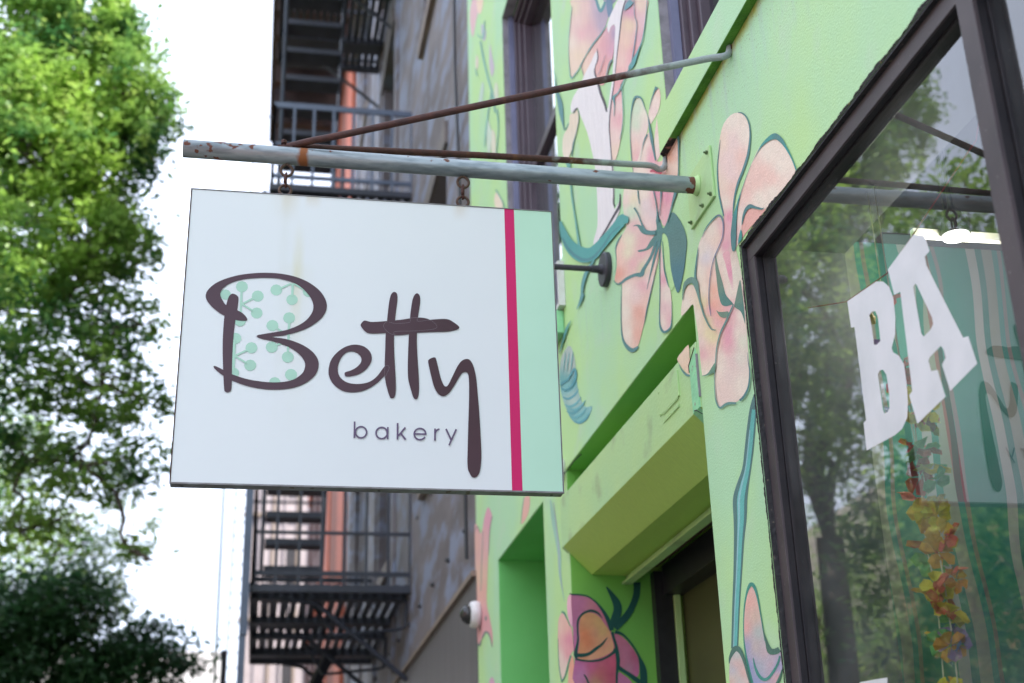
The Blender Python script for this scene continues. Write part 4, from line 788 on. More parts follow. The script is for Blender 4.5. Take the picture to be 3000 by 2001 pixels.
m.fill(ZK, [(255, 100), (290, 180), (275, 260), (262, 400), (250, 700), (245, 900), (268, 1020), (292, 1150), (292, 1270), (270, 1190), (238, 1140), (205, 1200), (180, 1255), (162, 1200), (160, 900), (150, 600), (145, 260), (170, 265), (190, 320), (205, 300), (225, 190)], [(255, 200, P(222, 160, 185)), (230, 400, P(220, 175, 180)), (160, 400, P(225, 180, 170)), (180, 700, P(222, 190, 170)), (220, 800, P(225, 175, 165)), (200, 1050, P(225, 160, 170)), (180, 1200, P(225, 170, 175)), (260, 1100, P(220, 165, 175))])
for L_ in ([(215, 300, 4), (205, 500, 6), (195, 800, 4)], [(290, 180, 6), (270, 300, 5), (262, 500, 3)], [(205, 1200, 8), (238, 1142, 16), (270, 1180, 10), (290, 1270, 6)], [(165, 1230, 6), (182, 1256, 16), (200, 1210, 6)], [(150, 300, 3), (168, 262, 6), (190, 320, 3)], [(238, 1010, 10), (236, 1045, 16)], [(186, 1080, 8), (188, 1130, 12)]): m.line(ZK, L_, 5, P(110, 130, 130))
m.build('long pink petal with a forked end below the sign beside the dome camera')
m = Mural(mat='mural_far')
m.fill(ZK, [(560, 20), (605, 20), (590, 160), (532, 245), (540, 130)], [(570, 80, P(228, 180, 170))])
m.line(ZK, [(555, 20, 6), (540, 130, 7), (530, 240, 5)], 5, P(130, 160, 150))
m.build('short pink petal tip just under the sign, over the niche')
m = Mural(mat='mural_far')
m.fill(ZK, [(270, 1540), (290, 1520), (310, 1560), (300, 1600), (270, 1600)], [(290, 1560, P(215, 170, 200))])
m.build('small pink bud low on the far strip of green wall')
m = Mural(mat='mural_far')
m.line(ZK, [(775, 40, 10), (800, 200, 34), (825, 340, 34), (850, 500, 30), (855, 640, 22), (870, 760, 12), (893, 890, 4)], 20, P(150, 195, 180))
m.line(ZK, [(800, 60, 5), (825, 250, 8), (845, 450, 8), (850, 620, 6), (880, 800, 4)], 6, P(160, 170, 185))
m.fill(ZK, [(878, 980), (900, 1010), (930, 1080), (952, 1110), (962, 1200), (968, 1290), (945, 1330), (920, 1400), (895, 1500), (870, 1555), (852, 1500), (840, 1350), (838, 1150), (845, 1030)], [(860, 1100, P(230, 205, 195)), (890, 1100, P(232, 178, 165)), (935, 1200, P(222, 135, 165)), (855, 1350, P(232, 218, 208)), (880, 1450, P(228, 210, 200)), (920, 1320, P(225, 150, 165))])
m.fill(ZK, [(938, 830), (950, 835), (956, 950), (960, 1080), (950, 1095), (925, 1030), (914, 930), (920, 860)], [(935, 900, P(238, 185, 205)), (940, 1030, P(228, 170, 200))])
m.fill(ZK, [(945, 1340), (970, 1380), (975, 1600), (925, 1600), (930, 1440)], [(950, 1450, P(232, 165, 145)), (935, 1550, P(232, 175, 160))])
for L_ in ([(868, 975, 14), (890, 985, 16), (912, 1030, 8), (945, 1100, 4)], [(870, 1560, 10), (905, 1490, 8), (930, 1400, 10), (945, 1340, 18)], [(838, 1200, 3), (845, 1400, 5), (868, 1550, 10)]): m.line(ZK, L_, 6, P(70, 145, 125))
m.build('half of a pink flower wrapping round the pillar edge left of the doorway')
# jamb flower, on the far jamb of the doorway
m = Mural(ax=1, val=DOOR[1]-.0032, mat='mural')
PU, PU2, OR_ = P(195, 120, 165), P(215, 130, 160), P(225, 150, 115)
JT = P(10, 78, 74)
m.fill(ZG, [(328, 415), (400, 420), (500, 435), (600, 470), (680, 540), (740, 640), (790, 770), (850, 890), (900, 1000), (900, 1100), (920, 1210), (925, 1350), (915, 1480), (915, 1600), (386, 1600), (375, 1280), (362, 1150), (345, 760), (332, 600)],
       [(450, 500, PU), (600, 560, P(215, 140, 160)), (360, 650, PU), (380, 900, P(200, 125, 175)), (700, 620, P(205, 120, 150)), (600, 1350, P(205, 95, 145)), (850, 1300, P(210, 95, 130)), (450, 1450, P(200, 140, 190)), (700, 1450, P(195, 100, 110)), (650, 1550, P(190, 150, 115)), (430, 1350, P(200, 110, 170)), (850, 1450, P(190, 85, 115))])
m.fill(ZG, [(500, 660), (560, 650), (630, 660), (700, 710), (760, 790), (830, 890), (860, 980), (885, 1080), (875, 1140), (800, 1195), (700, 1240), (560, 1268), (430, 1255), (420, 1160), (440, 1000), (432, 850), (450, 720)],
       [(560, 780, P(222, 165, 120)), (520, 950, P(228, 130, 90)), (550, 1050, P(226, 132, 92)), (680, 800, P(215, 180, 120)), (740, 900, P(220, 190, 125)), (640, 900, P(215, 150, 130)), (800, 1050, P(228, 150, 140)), (600, 1220, P(230, 175, 145)), (840, 1100, P(235, 185, 140)), (450, 1100, P(220, 155, 110))])
m.fill(ZG, [(880, 925), (960, 940), (1050, 1010), (1140, 1120), (1200, 1230), (1215, 1320), (1215, 1440), (1180, 1490), (1100, 1450), (1020, 1380), (965, 1340), (962, 1200), (930, 1080)], [(950, 1000, P(200, 120, 150)), (1050, 1200, P(205, 130, 165)), (1150, 1200, P(190, 90, 130)), (1080, 1380, P(185, 140, 165)), (1180, 1420, P(205, 110, 165)), (1000, 1300, P(200, 120, 150))])
m.fill(ZG, [(950, 1430), (1010, 1460), (1080, 1510), (1130, 1600), (940, 1600)], [(1000, 1520, PU)])
for L_ in ([(305, 395, 10), (340, 408, 18), (440, 412, 18), (540, 432, 18), (640, 500, 22), (720, 590, 34), (790, 700, 50), (840, 820, 60), (860, 880, 60)], [(735, 720, 6), (680, 655, 24), (600, 622, 34), (530, 635, 30), (460, 680, 28), (415, 760, 26), (412, 880, 22), (418, 1000, 26), (400, 1100, 36), (385, 1190, 50), (400, 1250, 26)],
           [(385, 1200, 50), (470, 1205, 50), (560, 1185, 40), (650, 1120, 40), (730, 1060, 30), (800, 975, 10)], [(385, 1255, 26), (480, 1272, 24), (600, 1280, 24), (720, 1262, 26), (820, 1215, 28), (890, 1160, 40), (905, 1120, 50)],
           [(865, 900, 40), (885, 980, 34), (915, 1080, 40), (930, 1180, 50), (942, 1300, 50), (925, 1450, 30), (925, 1610, 30)], [(900, 900, 50), (980, 920, 30), (1060, 985, 22), (1150, 1100, 22), (1220, 1230, 30), (1270, 1400, 90), (1280, 1610, 90)],
           [(930, 1350, 60), (1000, 1400, 46), (1080, 1450, 50), (1160, 1510, 60), (1230, 1560, 60)], [(1190, 250, 90), (1180, 420, 88), (1120, 580, 84), (1060, 680, 90), (980, 770, 90), (900, 850, 90)],
           [(790, 310, 18), (850, 400, 56), (920, 520, 100), (935, 620, 110), (900, 740, 110), (880, 840, 100)], [(495, 1455, 14), (530, 1510, 22), (565, 1600, 24)]): m.line(ZG, L_, 20, JT)
m.build('magenta and orange flower with thick dark green outlines on the jamb of the doorway')
# petal tip carried over onto the shutter housing
m = Mural(val=fx(3.6)-.0005, mat='mural')
m.fill(ZC, [(95, 800), (150, 725), (228, 640), (240, 780), (262, 985), (222, 985), (165, 930), (120, 860)], [(180, 800, P(238, 212, 190)), (220, 900, P(238, 205, 180))], sm=2)
m.line(ZC, [(118, 870, 4), (150, 935, 14), (200, 990, 26), (235, 1000, 22), (262, 992, 10)], 12, P(92, 140, 140))
o_ = m.mb.build('painted_petal', M_['mural'], housing)

# ------------------------------------------------------------------ sign bracket
br = thing('sign_bracket', 'galvanised pipe arm with two rusty brace rods fixed to the green wall', 'bracket', (X, 3.3, 3.516))
pr = .0258; YP = 3.318; ZP = 3.521
pipe = MB(); N_ = 32; ring = lambda x, r: [(x, YP+r*cos(2*pi*j/N_), ZP+.006*(1.236-x)/1.5+r*sin(2*pi*j/N_)) for j in range(N_)]
xl = -.272
rs = [(xl+.10, pr-.0035), (xl, pr-.0035), (xl, pr), (1.236, pr)]
vs = []; fs = []
for (x, r) in rs: vs += ring(x, r)
for i in range(3):
    for j in range(N_): fs.append((i*N_+j, i*N_+(j+1) % N_, (i+1)*N_+(j+1) % N_, (i+1)*N_+j))
fs.append(tuple(range(N_))); pipe.add(vs, fs)
po = pipe.build('pipe', M_['galv'], None)
po.parent = br; po['_o'] = (0, 0, 0); po.location = -Vector(br['_o'])
for p in po.data.polygons: p.use_smooth = len(p.vertices) == 4
def rod_parts(end, bow, nm='brace_rod'):
    a = Vector((.014, YP, ZP+pr+.008)); e = Vector(end)
    pts = [tuple(a), tuple(a.lerp(e, .06)+Vector((0, 0, .003))), tuple(a.lerp(e, .12)+Vector((0, 0, bow*.4)))]+[tuple(a.lerp(e, t)+Vector((0, 0, bow*sin(pi*t)))) for t in (.3, .5, .7, .88, .95)]
    last = Vector(pts[-1]); ee = Vector(end)
    pts += [tuple(ee+Vector((-.028, 0, -.012))), tuple(ee+Vector((-.010, 0, -.002))), tuple(ee+Vector((-.003, 0, .018))), tuple(ee+Vector((-.0015, 0, .040)))]
    P_ = smooth(pts, 5, False); n_ = len(P_)
    m = MB(); rad = [.0102]*n_
    m.tube(P_, rad, 14)
    o = m.build(nm, M_['rod'], None, smooth_=True); o.parent = br; o['_o'] = (0, 0, 0); o.location = -Vector(br['_o'])
    # flattened, bolted tab at the wall
    MB().box(X-.004, X-.0005, ee.y-.012, ee.y+.012, ee.z+.01, ee.z+.055).lathe((X-.004, ee.y, ee.z+.038), (-1, 0, 0), [(0, .007), (.006, .007)], 6).build('wall_tab', M_['ring_rust'], br)
rod_parts((X, 2.972, 3.757), .004); rod_parts((X, 3.604, 3.750), .006)
mb = MB(); mb.lathe((.006, YP, ZP+pr-.002), (0, 0, 1), [(0, .005), (.018, .005)], 10); mb.lathe((.006, YP, ZP+pr+.018), (0, 0, 1), [(0, .0095), (.009, .0095), (.012, .006)], 6)
mb.box(-.012, .03, YP-.014, YP+.014, ZP+pr+.0005, ZP+pr+.006); mb.build('apex_bolt', M_['rust'], br)
MB().lathe((.523, YP, ZP+pr-.003), (0, 0, 1), [(0, .006), (.004, .0065), (.007, .003)], 12).build('bolt_head', M_['rust'], br)
# wall plate with bolts
pa_ = MB(); q = [at(*p, 0, X) for p in ((2082, 432), (2100, 572), (2046, 651))]
py0 = (q[0].y+q[1].y)/2; pz0 = (q[1].z+q[2].z)/2; pz1 = q[0].z+.004; py1 = q[2].y+.05
pa_.box(X-.008, X-.0005, py0, py1, pz0, pz1); pa_.build('wall_plate', M_['green'], br, bevel=.0015)
for (yy, zz) in ((py0+.016, pz1-.016), (py0+.016, pz0+.016), (py1-.016, pz1-.016), (py0+.09, pz0+.016), (py1-.016, pz0+.016)):
    MB().lathe((X-.008, yy, zz), (-1, 0, 0), [(0, .0062), (.006, .0062)], 6).lathe((X-.014, yy, zz), (-1, 0, 0), [(0, .0035), (.006, .0033)], 8).build('bolt', mk('green_bolt', (.12, .22, .08), (.07, .09, .04), scale=150, rough=.6) if 'gbolt' not in M_ else M_['gbolt'], br)
w_ = MB(); 
wv = [(X-.0085-.012*abs(sin(j*2.3))*0-.0, 0, 0) for j in range(3)]
w_.lathe((X-.008, YP, ZP), (-1, 0, 0), [(0, .033), (.004, .030), (.010, .0272), (.014, .0262)], 24); w_.build('weld_collar', M_['green'], br, smooth_=True)

# ------------------------------------------------------------------ hangers
def ring_pts(c, rx, rz, ax, n=28, pinch=0):
    out = []
    for j in range(n):
        a = 2*pi*j/n; h = cos(a)*rx; v = sin(a)*rz
        if pinch and v > 0: h *= 1-pinch*(v/rz)**2; 
        out.append((c[0]+h, c[1], c[2]+v) if ax == 'x' else (c[0], c[1]+h, c[2]+v))
    return out
def hanger(x, lab):
    h = thing('chain_hanger', lab, 'chain', (x, YP, ZP-pr), 'chain hangers holding the sign')
    zt_ = ZP-pr+.002; r = .0165; th = .0042
    c1 = (x, YP, zt_-r-.002)
    MB().tube(ring_pts(c1, r, r+.002, 'x', pinch=.35), th, 10, closed=True).tube([(x, YP, zt_-.004), (x, YP, zt_+.012)], .0038, 8).build('eye_bolt', M_['ring_rust'], h, smooth_=True)
    zb = 3.3935; c3 = (x-.002, YP, zb+r+.004)
    MB().tube(ring_pts(c3, r, r, 'x'), th, 10, closed=True).tube([(x-.002, YP, zb-.02), (x-.002, YP, zb)], .0038, 8).build('sign_eye', M_['ring_rust'], h, smooth_=True)
    top = c1[2]-r+.001; bot = c3[2]+r-.001; cz = (top+bot)/2; L = (top-bot)/2+.005
    o = []
    for j in range(28):
        a = 2*pi*j/28; o.append((x-.001, YP+cos(a)*.0085, cz+(1 if sin(a) > 0 else -1)*(abs(sin(a))**.6)*L))
    MB().tube(o, .0032, 10, closed=True).tube([(x-.003, YP-.0095, cz-.014), (x-.003, YP-.0095, cz+.008)], .0048, 8).build('link', M_['rust'], h, smooth_=True)
hanger(.017, 'rusty eye bolt and chain link hanging from the pipe near its open end')
hanger(.523, 'rusty eye bolt and chain link hanging from the pipe nearer the wall')

# ------------------------------------------------------------------ sign
SX0, SX1, SZ0, SZ1 = -.240, .779, 2.546, 3.392; YS = 3.3
sg = thing('shop_sign', 'white hanging sign reading Betty bakery in dark script, with a pink stripe and mint band', 'sign', (SX0, YS, SZ1))
fb = MB(); t_ = .036
fb.box(SX0, SX1, YS+.0012, YS+t_, SZ0, SZ1)
case = fb.build('case', M_['sign_metal'], sg, bevel=.0015)
xm0 = at(1480, 900, 1, YS).x; 
xs1 = .6390; xs2 = .6672
e = .0022
MB().box(SX0+e, xs1, YS, YS+.0012, SZ0+.004, SZ1-.0025).build('face', M_['sign_face'], sg)
MB().box(xs1+.0002, xs2, YS-.0001, YS+.0012, SZ0+.004, SZ1-.0025).build('stripe', M_['pink'], sg)
MB().box(xs2+.0002, SX1-e, YS, YS+.0012, SZ0+.004, SZ1-.0025).build('band', M_['mint_vinyl'], sg)
rim = MB().box(SX0-.001, SX1+.001, YS-.004, YS+.0011, SZ0-.0005, SZ0+.0038); rim.build('bottom_lip', M_['sign_metal'], sg)
MB().box(SX0-.0012, SX0+.0016, YS-.0022, YS+.0011, SZ0+.004, SZ1).build('left_lip', M_['rust'], sg)
MB().box(SX0+.002, SX1+.001, YS-.0022, YS+.0011, SZ1-.0022, SZ1).box(SX1-.0012, SX1+.001, YS-.0022, YS+.0011, SZ0+.004, SZ1-.0023).build('edge_lip', M_['sign_metal'], sg)
for x in (SX0+.03, (SX0+SX1)/2+.02, SX1-.03): MB().lathe((x, YS+.018, SZ0), (0, 0, -1), [(0, .004), (.0015, .0035)], 10).build('screw', M_['black'], sg)
ZS = (580, 780, .25); ZT = (940, 830, .3125); ZU = (1020, 1220, .17014)
lay = [0]
def sflat(mb, poly, holes=()): lay[0] += 1; mb.flat(poly, 1, YS-.0002-.00006*lay[0], holes=holes)
dm = MB()
def circ(z, cx, cy, r, n=11, r2=None): return [(z[0]+z[2]*(cx+r*cos(2*pi*j/n+.2)), z[1]+z[2]*(cy+(r2 or r)*.94*sin(2*pi*j/n+.2))) for j in range(n)]
for a in ((515, 240, 71), (700, 350, 71), (688, 548, 70), (322, 332, 65), (918, 278, 70), (1102, 392, 68), (1296, 296, 70), (1068, 605, 71), (872, 695, 71), (438, 845, 71), (626, 956, 71), (612, 1160, 71), (864, 948, 71), (1052, 1064, 71), (1090, 1270, 72), (900, 1362, 68), (492, 640, 68), (415, 1250, 68)): sflat(dm, circ(ZS, *a))
for a, w_ in (([(512, 280), (495, 640)], 27), ([(520, 440), (660, 370)], 22), ([(510, 440), (640, 520)], 22), ([(1090, 203), (960, 262)], 22), ([(1110, 200), (1104, 350)], 28), ([(1120, 200), (1250, 275)], 22), ([(1068, 640), (1052, 1030)], 28), ([(920, 725), (1010, 780)], 22), ([(920, 925), (1010, 890)], 22), ([(428, 860), (412, 1230)], 34), ([(430, 1050), (580, 980)], 22), ([(430, 1050), (570, 1135)], 22)):
    sflat(dm, ribbon([(ZS[0]+p[0]*ZS[2], ZS[1]+p[1]*ZS[2]) for p in a], w_*ZS[2], 1))
dm.build('dot_pattern', M_['dot'], sg)
lt_ = MB(); SL = []
Bb = [(578, 622), (562, 590), (520, 548), (458, 513), (400, 480), (330, 455), (290, 400), (262, 335), (278, 280), (320, 235), (400, 190), (520, 155), (650, 140), (800, 135), (950, 145), (1100, 185), (1200, 240), (1290, 325), (1340, 410), (1352, 480), (1335, 545), (1280, 620), (1200, 680), (1100, 725), (1000, 755), (850, 780), (720, 802), (692, 812), (690, 824), (720, 842), (850, 873), (960, 905), (1060, 945), (1150, 1000), (1220, 1070), (1252, 1130), (1252, 1190), (1225, 1250), (1160, 1305), (1080, 1340), (980, 1357), (850, 1360), (700, 1345), (550, 1315), (400, 1265), (290, 1210), (205, 1170), (182, 1176), (205, 1210), (290, 1278), (400, 1338), (520, 1385), (650, 1420), (800, 1442), (950, 1445), (1100, 1428), (1230, 1385), (1330, 1320), (1390, 1250), (1415, 1160), (1400, 1080), (1340, 1000), (1250, 935), (1140, 885), (1020, 850), (862, 827), (1000, 812), (1130, 780), (1260, 735), (1380, 665), (1470, 580), (1510, 480), (1490, 380), (1420, 280), (1300, 190), (1150, 125), (980, 88), (800, 76), (620, 84), (450, 110), (300, 155), (190, 210), (115, 280), (90, 340), (105, 400), (160, 470), (230, 530), (310, 578), (440, 628), (530, 640), (565, 636)]
sflat(lt_, smooth(Z(*ZS, Bb), 5))
sflat(lt_, smooth(Z(*ZS, [(375, 338), (405, 321), (445, 333), (471, 360), (474, 400), (460, 512), (440, 628), (420, 780), (408, 950), (400, 1150), (397, 1340), (391, 1440), (375, 1468), (345, 1477), (318, 1467), (306, 1430), (294, 1200), (289, 950), (296, 750), (310, 578), (332, 450), (355, 370)]), 5))
e_ = [(230, 833), (222, 850), (228, 868), (250, 874), (300, 868), (370, 845), (430, 800), (470, 740), (477, 690), (460, 640), (410, 595), (350, 577), (290, 577), (220, 600), (150, 650), (95, 720), (73, 800), (75, 860), (100, 920), (150, 975), (220, 1012), (300, 1022), (380, 1012), (450, 985), (520, 940), (580, 885), (620, 840), (640, 795), (630, 770), (605, 772), (580, 800), (540, 855), (500, 895), (450, 925), (390, 940), (320, 943), (250, 930), (200, 900), (170, 860), (159, 810), (165, 760), (190, 700), (230, 655), (280, 638), (325, 645), (365, 675), (381, 710), (370, 750), (330, 790), (280, 817)]
t1_ = [(690, 80), (662, 98), (645, 150), (632, 240), (620, 350), (608, 470), (602, 650), (598, 800), (603, 900), (620, 980), (645, 1060), (667, 1078), (690, 1065), (703, 1010), (702, 900), (692, 720), (686, 560), (690, 440), (700, 300), (718, 160), (714, 100)]
t2_ = [(903, 93), (876, 113), (858, 160), (845, 240), (835, 330), (826, 470), (818, 650), (815, 800), (820, 900), (845, 1000), (868, 1070), (888, 1087), (908, 1075), (920, 1010), (918, 880), (907, 700), (900, 560), (903, 440), (912, 310), (930, 190), (928, 120)]
c1_ = [(405, 350), (430, 352), (480, 362), (600, 355), (760, 340), (860, 325), (960, 323), (1030, 345), (1085, 395), (1075, 420), (1000, 438), (860, 447), (720, 456), (600, 466), (460, 469), (410, 445), (374, 397), (383, 370)]
c2_ = [(625, 360), (700, 375), (830, 366), (930, 352), (1060, 338), (1180, 335), (1245, 365), (1298, 410), (1270, 435), (1180, 452), (1020, 457), (900, 464), (800, 480), (690, 485), (630, 458), (588, 405), (600, 372)]
y_ = [(1012, 716), (1006, 740), (1030, 850), (1062, 970), (1100, 1035), (1148, 1058), (1200, 1030), (1250, 960), (1310, 860), (1340, 834), (1372, 838), (1388, 900), (1389, 1100), (1381, 1350), (1376, 1568), (1374, 1680), (1380, 1745), (1393, 1775), (1412, 1810), (1438, 1822), (1466, 1808), (1490, 1765), (1502, 1683), (1504, 1568), (1490, 1280), (1471, 1040), (1455, 880), (1432, 780), (1400, 722), (1365, 709), (1320, 727), (1280, 780), (1230, 880), (1195, 950), (1172, 967), (1150, 950), (1122, 880), (1082, 715), (1062, 694), (1035, 702)]
lt_.build('letter', M_['letter'], sg)
for grp in ((e_,), (t1_, c1_), (t2_, c2_), (y_,)):
    lt_ = MB()
    for s_ in grp: sflat(lt_, smooth(Z(*ZT, s_), 5))
    lt_.build('letter', M_['letter'], sg)
# pale seams where vinyl pieces overlap
M_['seam'] = mk('seam', (.25, .22, .25), rough=.5)
for L_ in ([(600, 800), (596, 840), (598, 880), (622, 840), (641, 795), (630, 770), (606, 774), (597, 800)], [(625, 360), (600, 372), (588, 405), (630, 458), (690, 485), (692, 452), (860, 447), (1000, 438), (1070, 425), (1088, 400), (1040, 352), (965, 324), (880, 322), (836, 330), (832, 366), (700, 376), (640, 362)], [(912, 322), (910, 356), (1040, 340)]):
    sm_ = MB(); sflat(sm_, ribbon([(ZT[0]+p[0]*ZT[2], ZT[1]+p[1]*ZT[2]) for p in L_], .55, 3)); sm_.build('vinyl_seam', M_['seam'], sg)
cur = [None]; bks = []
def nl(): cur[0] = MB(); bks.append(cur[0])
def arc(cx, cy, rx, ry, a0, a1, n=22): return [(cx+rx*cos(radians(a0+(a1-a0)*i/n)), cy+ry*sin(radians(a0+(a1-a0)*i/n))) for i in range(n+1)]
def st(pts, w_, n=1): sflat(cur[0], ribbon([(ZU[0]+p[0]*ZU[2], ZU[1]+p[1]*ZU[2]) for p in pts], w_*ZU[2], n))
def ringp(cx, cy, r, w_):
    o = Z(*ZU, arc(cx, cy, r+w_/2, r+w_/2, 0, 350, 35)); i = Z(*ZU, arc(cx, cy, r-w_/2, r-w_/2, 0, 350, 35)); sflat(cur[0], o, [i])
nl(); st([(111, 88), (106, 372)], 29); ringp(222, 272, 96, 28)
nl(); ringp(577, 285, 97, 28); st([(683, 183), (680, 391)], 29)
nl(); st([(852, 114), (849, 396)], 30); st([(985, 190), (862, 336)], 30); st([(905, 292), (990, 400)], 30)
nl(); st(arc(1237, 303, 99, 96, 4, -325, 40)[::-1] if False else arc(1237, 303, 100, 96, 30, 366, 44), 28); st([(1145, 299), (1350, 305)], 27)
nl(); st([(1495, 208), (1494, 415)], 30); st([(1500, 290), (1515, 250), (1540, 228), (1573, 220)], 28, 4)
nl(); st([(1685, 214), (1773, 400)], 29); st([(1861, 220), (1738, 497)], 29)
M_['plum'] = mk('plum_vinyl', paint(92, 72, 112), rough=.3)
for b_ in bks: b_.build('letter', M_['plum'], sg)

# ------------------------------------------------------------------ wall lamp, vent, mint box, dome camera, sensor, cable
wl = thing('wall_bracket', 'black round wall flange with a straight rod that runs behind the sign', 'bracket', (X, 4.39, 3.747))
MB().lathe((X-.0005, 4.39, 3.747), (-1, 0, 0), [(0, .068), (.018, .068), (.022, .064), (.022, .02), (.035, .017)], 36).build('flange', M_['lamp_metal'], wl, bevel=.001)
MB().lathe((X-.035, 4.39, 3.747), (-1, 0, 0), [(0, .016), (.03, .015), (.031, .0115), (.56, .0115)], 14).build('rod', M_['lamp_metal'], wl)
MB().lathe((X-.596, 4.39, 3.747), (-1, 0, 0), [(0, .016), (.02, .018), (.035, .012)], 14).build('end_cap', M_['lamp_metal'], wl)
vn = thing('wall_vent', 'white louvred air vent half hidden behind the right edge of the sign', 'vent', (X, 5.3, 4.02))
m = MB(); rect_frame(m, 5.085, 5.55, 3.905, 4.118, .018, X-.03, X-.001); m.build('frame', M_['white_plastic'], vn)
m = MB()
for i in range(9): m.beam((X-.016, 5.104, 3.93+i*.0195), (X-.016, 5.531, 3.93+i*.0195), .022, .004, up=(-.6, 0, 1))
m.build('louvres', mk('lilac_grey_slat', (.42, .42, .52), rough=.5), vn)
MB().box(X-.004, X-.0008, 5.104, 5.531, 3.924, 4.099).build('back', M_['black'], vn)
o = MB().box(X-.05, X-.001, 5.125, 5.54, 3.79, 3.898).build('junction_box', M_['mint'], bevel=.006, origin=(X, 5.3, 3.79)); tag(o, 'mint painted junction box under the louvred vent, beside the sign', 'box')
dc = thing('dome_camera', 'white security dome camera fixed at the far corner of the green wall', 'camera', (X, 7.5, 3.017))
cc = at(1385, 1800, 1, 7.5)
MB().lathe((X-.0005, 7.5, cc.z), (-1, 0, 0), [(0, .055), (.004, .072), (.03, .078), (.055, .072), (.062, .062)], 28).build('base', M_['white_plastic'], dc, smooth_=True)
MB().lathe((X-.06, 7.5, cc.z), (-1, 0, -.25), [(0, .058), (.02, .056), (.04, .045), (.055, .025), (.06, .005)], 28).build('dome', M_['dome'], dc, smooth_=True)
sn = thing('motion_sensor', 'small white rounded sensor peeking out behind the lower right corner of the sign', 'sensor', (X, 5.27, 3.21))
MB().lathe((X-.0005, 5.275, 3.215), (-1, 0, 0), [(0, .05), (.03, .048), (.06, .035), (.072, .01)], 24).build('cap', M_['white_plastic'], sn, smooth_=True)
# wire loop along the lintel
o = MB().tube(smooth([(X-.006, 5.25, 3.19), (X-.01, 5.15, 3.178), (X-.006, 5.05, 3.185), (X+.01, 4.98, 3.195)], 5, False), .0022, 6).build('loose_wire', M_['black'], origin=(X, 5.2, 3.2)); tag(o, 'short black wire sagging under the lintel beside the white sensor', 'wire')

# ------------------------------------------------------------------ grey building next door
gy = thing('grey_building', 'old grey and brown building with peeling paint next to the green one', 'building', (X, 12, 0))
GH = 15.5; YE_ = 19.9
wins = []
for z_ in (4.55, 8.75, 12.4):
    h_ = 2.25 if z_ < 5 else 2.2
    for y_0 in (8.72, 12.95, 16.9): wins.append((y_0, y_0+1.35, z_, z_+h_))
mb = MB(); wall_grid(mb, 7.605, YE_, 3.30, GH, wins, X, X+.25); mb.build('wall', M_['grey_wall'], gy)
MB().box(X+.251, 9, 7.61, YE_, GH-.3, GH-.05).box(8.8, 9, 7.61, YE_, 0, GH-.31).box(X+.251, 8.79, YE_-.2, YE_, 0, GH-.31).build('shell', M_['grey_trim'], gy)
for (a, b, c, d) in wins:
    w0 = MB(); rect_frame(w0, a+.001, b-.001, c+.001, d-.001, .07, X+.12, X+.19); w0.box(X+.13, X+.2, a+.07, b-.07, (c+d)/2-.03, (c+d)/2+.03)
    f = w0.build('window', M_['black'], gy)
    MB().add([(X+.185, a+.071, c+.071), (X+.185, b-.071, c+.071), (X+.185, b-.071, d-.071), (X+.185, a+.071, d-.071)], [(0, 1, 2, 3)]).build('pane', M_['glass_up'], f)
    MB().box(X+.26, X+.28, a-.02, b+.02, c-.02, d+.02).build('blind', M_['dark_room'], f)
    MB().box(X-.05, X-.0005, a-.12, b+.12, c-.12, c-.005).build('sill', M_['tan_trim'], gy)
    MB().box(X-.03, X-.0005, a-.12, b+.12, d+.005, d+.2).build('lintel', M_['grey_trim'], gy)
for yy in (12.5, 14.6, 16.6, 18.7): MB().box(X-.025, X-.0005, yy-.09, yy+.09, 3.42, GH-.4).build('pilaster', mk('grey_board', (.20, .20, .23), (.15, .14, .15), scale=3, rough=.7, stretch=(1, 1, .3)) if False else M_['grey_wall'], gy)
MB().box(X-.03, X-.0005, 7.61, YE_, 3.265, 3.299).build('ledge', M_['tan_trim'], gy)
m = MB().box(X-.004, X+.08, 7.61, YE_, 0, 3.262)
m.build('ground_panel', M_['dark_panel'], gy)
m = MB()
for i in range(9): m.lathe((X, 7.95+i*.8, 3.62), (-1, 0, 0), [(0, .02), (.012, .018), (.03, .009)], 10)
for i in range(4): m.lathe((X, 7.9+i*.9, 4.25+.05*i), (-1, 0, 0), [(0, .02), (.012, .01)], 8)
m.build('tie_bolts', M_['black'], gy)
m = MB().box(X-.2, X-.0006, 7.61, YE_, GH-.5, GH-.04); m.build('cornice', M_['grey_trim'], gy)
o = MB().tube([(X-.03, 8.03, 14), (X-.03, 8.02, 7.1), (X-.04, 7.80, 5.9), (X-.035, 7.76, 3.4)], .012, 8).build('hanging_cable', M_['black'], origin=(X, 8, 3.4)); tag(o, 'dark cable running down the grey wall beside the green corner', 'cable')

# ------------------------------------------------------------------ brick buildings further on
ob = thing('brick_building', 'brown brick building with an orange terracotta edge behind the fire escape', 'building', (X, 23, 0))
BH = 17
wb = []
for z_ in (.8, 4.9, 8.9, 12.9):
    for y_0 in (27.4, 30.6, 34.2): wb.append((y_0, y_0+1.5, z_, z_+2.4))
mb = MB(); wall_grid(mb, 26.5, 37.0, 0, BH, wb, X, X+.25); mb.build('wall', M_['brick'], ob)
MB().box(X+.251, 9, 19.95, 37, BH-.3, BH-.02).box(8.8, 9, 19.95, 37, 0, BH-.31).box(X+.251, 8.79, 36.8, 37, 0, BH-.31).build('shell', M_['brick'], ob)
MB().box(X-.06, X+.25, 19.95, 21.6, 0, 17).box(X-.06, X+.25, 24.4, 26.4, 0, 17).build('orange_pilaster', M_['orange'], ob)
MB().box(X-.03, X+.2, 21.61, 24.39, 0, 17).build('brick_strip', mk('red_brick_strip', (.34, .09, .05), (.22, .08, .05), scale=12, rough=.8, stretch=(1, 1, 3)), ob)
